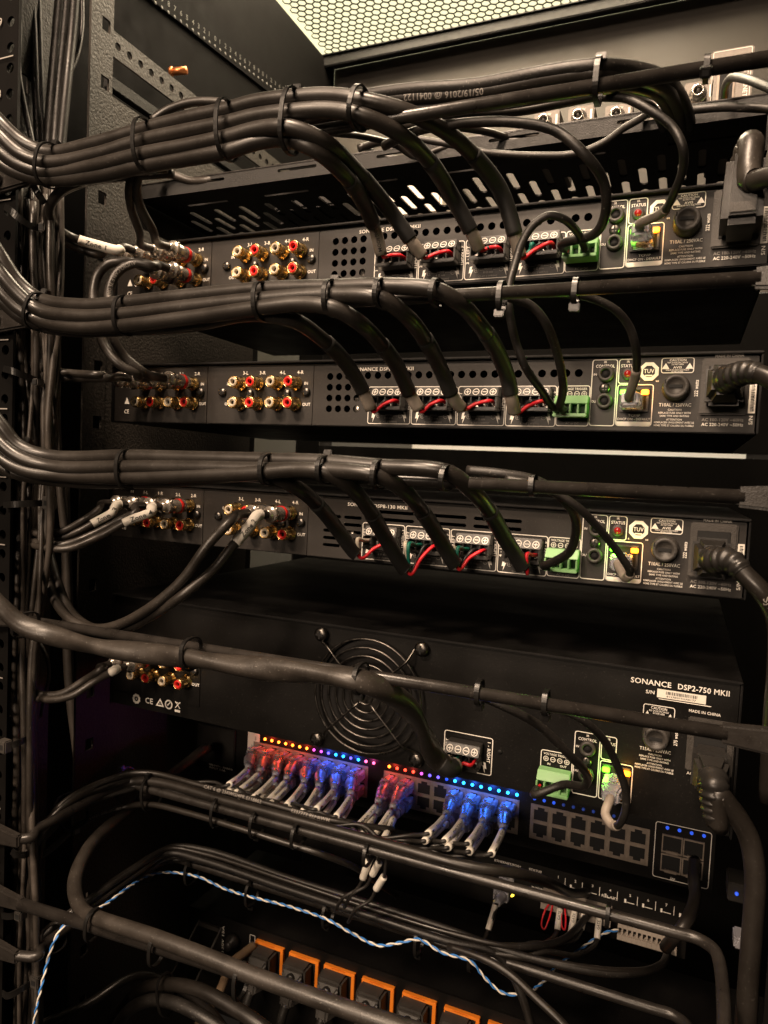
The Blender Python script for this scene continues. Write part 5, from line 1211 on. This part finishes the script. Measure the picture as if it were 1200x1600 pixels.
# hanging tags below the bar
for i, (a, b, c) in enumerate((((572, 1332), (576, 1345), (567, 1372)), ((590, 1335), (592, 1348), (582, 1366)), ((604, 1345), (600, 1370), (588, 1389)))):
    t = thing('tagged_wire', ['left', 'middle', 'right'][i]+' white tagged wire hanging below the bar under the switch', 'wire', P(*a, 6), 'tagged wires hanging below the bar')
    p = path([(a[0]+6, a[1]-16, 8), (a[0], a[1], 8), (*b, 10), (*c, 14), (c[0]-10, c[1]+18, 16), (c[0]-30, c[1]+30, 14), (c[0]-44, c[1]+52, 24)])
    MB().tube(p, 1.2, 8).build('jacket', CABLE2, t); q = path([(*b, 10), ((b[0]+c[0])/2, (b[1]+c[1])/2, 12), (*c, 14)])
    s_ = MB().tube(q, 2.6, 10).build('cable_label', LABEL, t)
# ================================================================== bundle on the lower recessed bar, and the twisted pair
rnd = random.Random(9)
for i in range(7):
    oy, oz = 5.2*math.cos(i*2*math.pi/6) if i < 6 else 0, 4.4*math.sin(i*2*math.pi/6) if i < 6 else 0
    pts = [Vector((-84+oy, -62, -690)), Vector((-82+oy, -66, -560)), Vector((-74, -70+oy, -500+oz)), Vector((-60+oy*.4, -50+oy, -486+oz)), Vector((-54+oy*.5, 0, -481+oz)), Vector((-48, 34+oy*.5, -479+oz)), Vector((-20, 42+oy, -479+oz)), Vector((60, 42+oy, -481+oz)), Vector((130, 42+oy, -482+oz)), Vector((190, 42+oy, -483+oz))]
    pts += [[Vector((226, 44, -487)), Vector((245, 40, -510)), Vector((262, 36, -560))], [Vector((240, 46, -484)), Vector((300, 62, -486)), Vector((328, 96, -494)), Vector((334, 131, -499))], [Vector((235, 48, -480)), Vector((262, 80, -486)), Vector((276, 131, -492))]][i % 3]
    pts = [v+Vector((0, rnd.uniform(-.8, .8), rnd.uniform(-.8, .8))) for v in pts]
    cable('bundle_cable', 'black cable tied along the lower recessed bar above the orange outlets', 'cable', smooth(pts, 7), (2.2, 2.6, 1.8, 2.9)[i % 4], (CABLE, CABLE2)[i % 2], 'black cables along the lower recessed bar', n=9)
tw = thing('twisted_wire', 'blue and white twisted wire pair weaving along the lower cable bundle', 'wire', P(235, 1367, 20))
tp = path([(45, 1640, -92), (65, 1540, -90), (85, 1470, -82), (103, 1443, -74), (160, 1416, -40), (200, 1387, -14), (235, 1367, 18), (265, 1363, 34), (310, 1370, 35), (350, 1388, 36), (395, 1402, 33), (440, 1413, 32), (480, 1425, 32), (510, 1436, 32), (550, 1458, 30), (590, 1477, 28), (625, 1473, 30), (655, 1468, 32), (690, 1488, 31), (735, 1502, 31), (757, 1527, 34), (785, 1551, 38), (815, 1553, 42), (845, 1538, 60), (868, 1512, 84), (905, 1484, 106), (945, 1458, 122), (966, 1453, 130)], 10)
fr = frames(tp); acc = 0; st = ([], [])
for i, (c, tn, u, v) in enumerate(fr):
    if i: acc += (c-fr[i-1][0]).length
    for k_ in (0, 1):
        a = acc/14*2*math.pi+math.pi*k_
        st[k_].append(c+(u*math.cos(a)+v*math.sin(a))*.64)
MB().tube(st[0], .66, 7).build('blue_strand', BLUEW, tw); MB().tube(st[1], .66, 7).build('white_strand', LABEL, tw)
# ================================================================== heavy cords at the lower left
t, p = cable('mains_cable', 'heavy black cord from the switch inlet bending down onto the lowest straight bar', 'mains cable', [('w', -63, 100, -418), (318, 1172, 86), (290, 1194, 66), (250, 1225, 36), (196, 1270, 0), (146, 1315, -40), (121, 1359, -66), (117, 1395, -82), (130, 1424, -92), (158, 1437, -98), (240, 1464, -100), (320, 1494, -100), (400, 1526, -100), (500, 1562, -100), (640, 1612, -100), (800, 1675, -100)], 4.7, DUSTY)
cable('mains_cable', 'grey lit cord rising from the bottom edge at the lower left', 'mains cable', [(40, 1612, -30), (62, 1602, -20), (137, 1569, 6), (192, 1533, 30), (220, 1524, 44), (250, 1528, 54), (290, 1550, 62), (330, 1580, 70), (360, 1620, 80)], 3.6, CABLE)
cable('mains_cable', 'thick black cord curving over at the bottom left, upper of two', 'mains cable', [(150, 1640, 60), (178, 1590, 50), (220, 1547, 40), (261, 1538, 34), (309, 1546, 30), (364, 1574, 28), (404, 1600, 26), (450, 1640, 26)], 5.4, CABLE)
cable('mains_cable', 'thick black cord curving over at the bottom left, lower of two', 'mains cable', [(165, 1640, 40), (185, 1600, 34), (203, 1577, 30), (234, 1563, 26), (268, 1566, 24), (309, 1584, 22), (350, 1612, 22), (390, 1650, 22)], 5.0, CABLE2)
cable('mains_cable', 'pale tan cord near the breaker button of the power strip', 'mains cable', [(310, 1600, 90), (345, 1545, 90), (362, 1505, 96), (380, 1490, 108), (396, 1478, 122)], 4.0, mat('tan_pvc', (.22, .15, .09), .5, var=.2))
# ================================================================== cables at the relay controller
for i, (a, b) in enumerate((((875, 1420), (871, 1453)), ((898, 1424), (892, 1457)), ((914, 1426), (908, 1451)), ((936, 1435), (933, 1467)))):
    t = thing('relay_cable', '%s white tagged black cable hanging from the relay terminals' % ORD[i], 'thin cable', P(*a, 126), 'white tagged cables at the relay terminals')
    p = path([(a[0]+1, a[1]-14, 134), (*a, 126), (*b, 116), (b[0]-8, b[1]+14, 104), (b[0]-34, b[1]+26, 84), (b[0]-80, b[1]+32-4*i, 62), (b[0]-130, 1490+3*i, 48), (b[0]-190, 1474+4*i, 46)])
    MB().tube(p, 1.9, 9).build('jacket', CABLE2, t); q = path([(*a, 126), ((a[0]+b[0])/2, (a[1]+b[1])/2, 121), (*b, 116)])
    s_ = MB().tube(q, 2.4, 10).build('cable_label', LABEL, t); mb = MB(); print_on(mb, q, 2.45, 'RELAY %d' % (i+1) if False else 'GATE', 2, 1.8, True); mb.build('label_lettering', INK, s_, stuff=True)
for i, pts in enumerate(([(862, 1408, 132), (852, 1422, 124), (846, 1445, 118), (850, 1452, 116), (857, 1438, 120), (864, 1412, 131)], [(878, 1412, 132), (877, 1425, 124), (878, 1448, 118), (882, 1453, 116), (884, 1440, 120), (882, 1414, 131)])):
    cable('jumper_wire', ['left red jumper wire looping out of the relay terminals', 'right red jumper wire looping out of the relay terminals'][i], 'wire', pts, .7, REDW, n=7)
t = thing('network_cable', 'tagged patch cable with a yellow light at the relay controller', 'network cable', P(782, 1396, 120))
a = P(784, 1396, 122); MB().box(a.x-6, a.x+6, YC-22, YC-.2, a.z-5, a.z+5).build('plug', CLEAR, t, bevel=.8)
b = P(776, 1412, 104); MB().tube(smooth([a+Vector((0, -4, 0)), a.lerp(b, .5), b], 5), 5, 12, rf=lambda f, i: 1.05-.45*f).build('boot', CLEAR, t)
p = path([(776, 1412, 104), (771, 1430, 98), (763, 1453, 92), (757, 1468, 84), (745, 1482, 66), (720, 1490, 50), (680, 1480, 46)]); MB().tube(p, 1.6, 8).build('jacket', CABLE2, t)
s_ = MB().tube(path([(774, 1414, 103), (769, 1432, 98), (763, 1453, 92)]), 2.3, 10).build('cable_label', LABEL, t)
o = place(MATS['led_lens_led_orange'] if False else make('led', MB().lathe([(1.8, 0), (1.8, 1), (1, 2)], (0,0,0), n=10), L_YEL), 'led', (P(800, 1397, YC).x, YC, P(800, 1397, YC).z), ct)
# right rail odds and ends
t = thing('network_cable', 'white plug with a dark cable hanging at the right rail', 'network cable', P(1155, 1465, 60))
a = P(1155, 1463, 60); MB().box(a.x-3.5, a.x+3.5, 52, 66, a.z-4, a.z+3).build('plug', CLEAR, t, bevel=1); MB().tube(path([(1160, 1472, 58), (1163, 1490, 54), (1158, 1540, 50), (1150, 1640, 50)]), 2.2, 9).build('jacket', CABLE2, t)
a = P(1151, 1396, 60); t = thing('indicator', 'tiny blue indicator light glowing at the lower right', 'indicator', a)
MB().lathe([(1.1, 0), (1.1, 1), (.6, 1.6)], a, n=12).build('lens', L_DIMB, t); MB().box(a.x-5, a.x+8, a.y+.1, a.y+20, a.z-6, a.z+6).build('housing', PLASTIC, t, bevel=.8)
cable('mains_cable', 'black cord dropping from the switch cage behind the recessed bar', 'mains cable', [(1085, 1345, 112), (1084, 1372, 96), (1086, 1400, 70), (1078, 1430, 50), (1062, 1455, 40), (1040, 1480, 60)], 4.0, CABLE)
cable('mains_cable', 'slim black cable slanting down in front of the lower recessed bar', 'cable', [(700, 1478, 34), (760, 1500, 30), (800, 1525, 28), (840, 1562, 24), (880, 1600, 20), (920, 1650, 16)], 2.6, CABLE)

# ================================================================== cable ties
def tie(name_label, cx, top, bot, y, slope, b=11, head=None, w_=2.3, grp='black cable ties'):
    c = P(cx, (top+bot)/2, y); d = (P(cx+10, (top+bot)/2+10*slope, y)-P(cx-10, (top+bot)/2-10*slope, y)).normalized()
    u = Vector((-d.z, 0, d.x)).normalized()
    if u.z < 0: u = -u
    v = Vector((0, -1, 0)); v = (v-d*v.dot(d)).normalized()
    a = (bot-top)/2/scale_at(c)*math.cos(math.atan(slope))
    t = thing('cable_tie', name_label, 'cable tie', c, grp)
    N = 36; vs = []; fs = []
    for k_ in range(N):
        th = 2*math.pi*k_/N; ct_, st_ = math.cos(th), math.sin(th)
        e = .78
        x = math.copysign(abs(ct_)**e, ct_); z = math.copysign(abs(st_)**e, st_)
        for off, dw in ((0, -w_/2), (0, w_/2), (.9, w_/2), (.9, -w_/2)):
            vs.append(c+u*(z*(a+off))+v*(x*(b+off))+d*dw)
    for k_ in range(N):
        j = (k_+1) % N
        for q in range(4): fs.append((4*k_+q, 4*k_+(q+1) % 4, 4*j+(q+1) % 4, 4*j+q))
    MB().add(vs, fs, False).build('strap', TIE, t)
    if head is not None:
        th = math.radians(head); o = c+u*(math.sin(th)*(a+1.6))+v*(math.cos(th)*(b+1.6))
        n_ = (u*math.sin(th)+v*math.cos(th)).normalized(); s_ = n_.cross(d)
        H = MB()
        pa = [o+d*x_*2.4+s_*y_*2.2-n_*1.6 for x_, y_ in ((-1,-1),(1,-1),(1,1),(-1,1))]; pb = [o+d*x_*2.3+s_*y_*2.0+n_*2.0 for x_, y_ in ((-1,-1),(1,-1),(1,1),(-1,1))]
        H.hexa(pa, pb); hd = H.build('head', TIE, t, bevel=.4)
        pa = [o+d*x_*1.3+s_*y_*1.0+n_*1.9 for x_, y_ in ((-1,-1),(1,-1),(1,1),(-1,1))]; pb = [o+d*x_*1.3+s_*y_*1.0+n_*2.15 for x_, y_ in ((-1,-1),(1,-1),(1,1),(-1,1))]
        MB().hexa(pa, pb).build('head_slot', DARK, hd)
rows_ = [('top speaker bundle', [(78, 228, 290, -114, .1), (228, 188, 268, -112, -.22), (356, 159, 248, -112, -.2), (456, 143, 236, -110, -.06), (562, 142, 198, -107, .1)], 10),
  ('second speaker bundle', [(60, 458, 516, -112, .35), (197, 465, 522, -110, -.04), (412, 444, 500, -110, -.08), (520, 441, 492, -109, -.03), (598, 440, 480, -108, 0), (684, 440, 476, -105, .1)], 9.5),
  ('third speaker bundle', [(34, 689, 748, -112, .4), (201, 704, 762, -110, .02), (422, 711, 757, -110, .02), (510, 714, 754, -109, .05), (594, 720, 762, -108, .1), (699, 728, 765, -105, .15)], 9.5)]
for nm, lst, b in rows_:
    for i, (cx, tp_, bt, y, s_) in enumerate(lst):
        tie('black cable tie around the %s, %s from the left' % (nm, ORD[i]), cx, tp_, bt, y, s_, b, head=None if i % 3 else 100)
for lab, a in (
  ('black cable tie with an upright head on the uppermost lacing bar, at its middle', (935, 97, 158, -96, -.12, 8, 95)),
  ('black cable tie with a pale head near the right end of the uppermost bar', (1104, 92, 124, -98.5, -.12, 5, -40)),
  ('black cable tie on the second lacing bar left of its middle, above a hanging cable', (784, 443, 486, -96, -.02, 6, -80)),
  ('black cable tie on the bare right half of the second lacing bar', (900, 438, 474, -97, -.02, 5.5, -90)),
  ('black cable tie on the bare right half of the third lacing bar', (833, 744, 773, -97, .05, 5.5, None)),
  ('black cable tie around the twisted cable at its left end', (40, 956, 996, -114, .4, 9, None)),
  ('black cable tie around the twisted cable left of the fan', (299, 998, 1045, -110, .1, 8.5, None)),
  ('black cable tie around the twisted cable in front of the fan', (564, 1038, 1082, -107, .12, 8, -80)),
  ('black cable tie on the bar right of the fan, with its head underneath', (749, 1064, 1098, -97, .16, 5, -90)),
  ('black cable tie on the bar above the green terminal of the tall amplifier', (853, 1080, 1114, -97, .16, 5, -90)),
  ('broad double cable tie on the slanting bundle at the left of the recessed bar', (112, 1236, 1300, -44, -.55, 12, -75)),
  ('upright headed cable tie on the bundle under the switch, nearest the left', (198, 1202, 1254, 2, -.05, 11, 80)),
  ('cable tie beside the nearest left one on the bundle under the switch', (237, 1212, 1264, 2, .15, 11, 75)),
  ('cable tie on the bundle under the first white tags', (344, 1243, 1290, 2, .26, 11, None)),
  ('cable tie with a dangling head on the bundle under the switch', (404, 1262, 1306, 2, .27, 11, -85)),
  ('cable tie on the bundle right of the dangling headed tie', (468, 1282, 1322, 2, .28, 11, None)),
  ('cable tie on the bundle above the hanging white tags', (577, 1314, 1350, 2, .28, 9, None)),
  ('cable tie on the bare right part of the recessed bar at the relay print', (950, 1412, 1446, 0, .28, 5, None)),
  ('cable tie near the bend of the lower recessed bar bundle', (232, 1340, 1376, 30, -.2, 9, None)),
  ('cable tie right after the bend of the lower bundle', (300, 1344, 1380, 42, .2, 9, None)),
  ('cable tie holding the twisted wire left of the outlets', (394, 1374, 1414, 42, .28, 9, -85)),
  ('cable tie holding the twisted wire above the second outlet', (513, 1406, 1446, 42, .3, 9, -85)),
  ('cable tie holding the twisted wire above the fourth outlet', (655, 1448, 1490, 42, .3, 9, -85)),
  ('cable tie at the right end of the lower bundle', (738, 1474, 1512, 42, .3, 9, None)),
  ('cable tie joining cord and lowest straight bar at the left', (146, 1420, 1470, -99, .4, 6.5, None)),
  ('cable tie joining cord and lowest straight bar, second from the left', (245, 1457, 1508, -99, .38, 6.5, None)),
  ('cable tie joining cord and lowest straight bar, third from the left', (376, 1506, 1560, -99, .36, 6.5, None)),
  ('cable tie on the left arm of the lower recessed bar', (84, 1446, 1488, -72, -.6, 8, None)),
  ('cable tie around the two thick cords at the bottom left', (260, 1524, 1584, 30, .1, 10, None))):
    cx, tp_, bt, y, s_, b, hd = a
    tie(lab, cx, tp_, bt, y, s_, b, head=hd)
def rail_tie(label, pts, head, hw=4.4):
    """flat strap that runs from a rail hole round the rail bundle"""
    p = path(pts); t = thing('cable_tie', label, 'cable tie', p[0], 'black cable ties')
    fr = frames(p); vs = []; fs = []
    for c, tn, u, v in fr:
        w = Vector((0, 0, 1)); w = (w-tn*w.dot(tn)).normalized(); n_ = tn.cross(w)
        vs += [c-w*2.1-n_*.5, c+w*2.1-n_*.5, c+w*2.1+n_*.5, c-w*2.1+n_*.5]
    for i in range(len(fr)-1):
        for q in range(4): fs.append((4*i+q, 4*i+(q+1) % 4, 4*i+4+(q+1) % 4, 4*i+4+q))
    fs += [(3, 2, 1, 0), tuple(4*(len(fr)-1)+q for q in range(4))]
    MB().add(vs, fs).build('strap', TIE, t)
    c = P(*head); h_ = MB().box(c.x-hw, c.x+hw*.8, c.y-4, c.y+2, c.z-hw*.95, c.z+hw*.95).build('head', GREYP, t, bevel=.7)
    MB().box(c.x-2, c.x+1.4, c.y-4.2, c.y-4.05, c.z-1.6, c.z+1.6).build('head_slot', DARK, h_)
rail_tie('flat tie from the left rail round the cables under the top bundle', [(8, 323, -97), (20, 332, -98), (36, 346, -94), (52, 354, -86), (72, 357, -76), (86, 352, -60)], (72, 357, -80), 3)
rail_tie('flat tie from the left rail at the second amplifier', [(6, 576, -97), (20, 580, -98), (40, 588, -92), (60, 596, -80), (74, 600, -64)], (62, 598, -84), 2.6)
rail_tie('flat tie with a pale head round the cables at the third amplifier', [(6, 789, -97), (22, 788, -98), (45, 787, -92), (68, 786, -82), (86, 785, -66)], (80, 786, -80))
rail_tie('flat tie with a big square head on the rail beside the tall amplifier', [(12, 1166, -99), (24, 1163, -98), (38, 1156, -92), (54, 1144, -78)], (10, 1165, -100))
rail_tie('flat tie round the rail cables below the recessed bar end', [(18, 1330, -97), (26, 1335, -96), (38, 1336, -92), (48, 1330, -80)], (46, 1331, -82), 2)
rail_tie('flat tie with an open head beside the lowest straight bar end', [(3, 1430, -98), (14, 1432, -99), (28, 1429, -96), (40, 1424, -88)], (35, 1428, -94), 3.4)
rail_tie('flat tie with a tilted square head at the bottom of the left rail', [(4, 1552, -97), (12, 1556, -99), (26, 1550, -96), (42, 1540, -90), (58, 1530, -80)], (60, 1531, -84))
rail_tie('short flat tie hanging over the uppermost bar end', [(46, 278, -103), (52, 290, -104), (60, 303, -104), (70, 318, -100)], (48, 280, -100), 1.5)
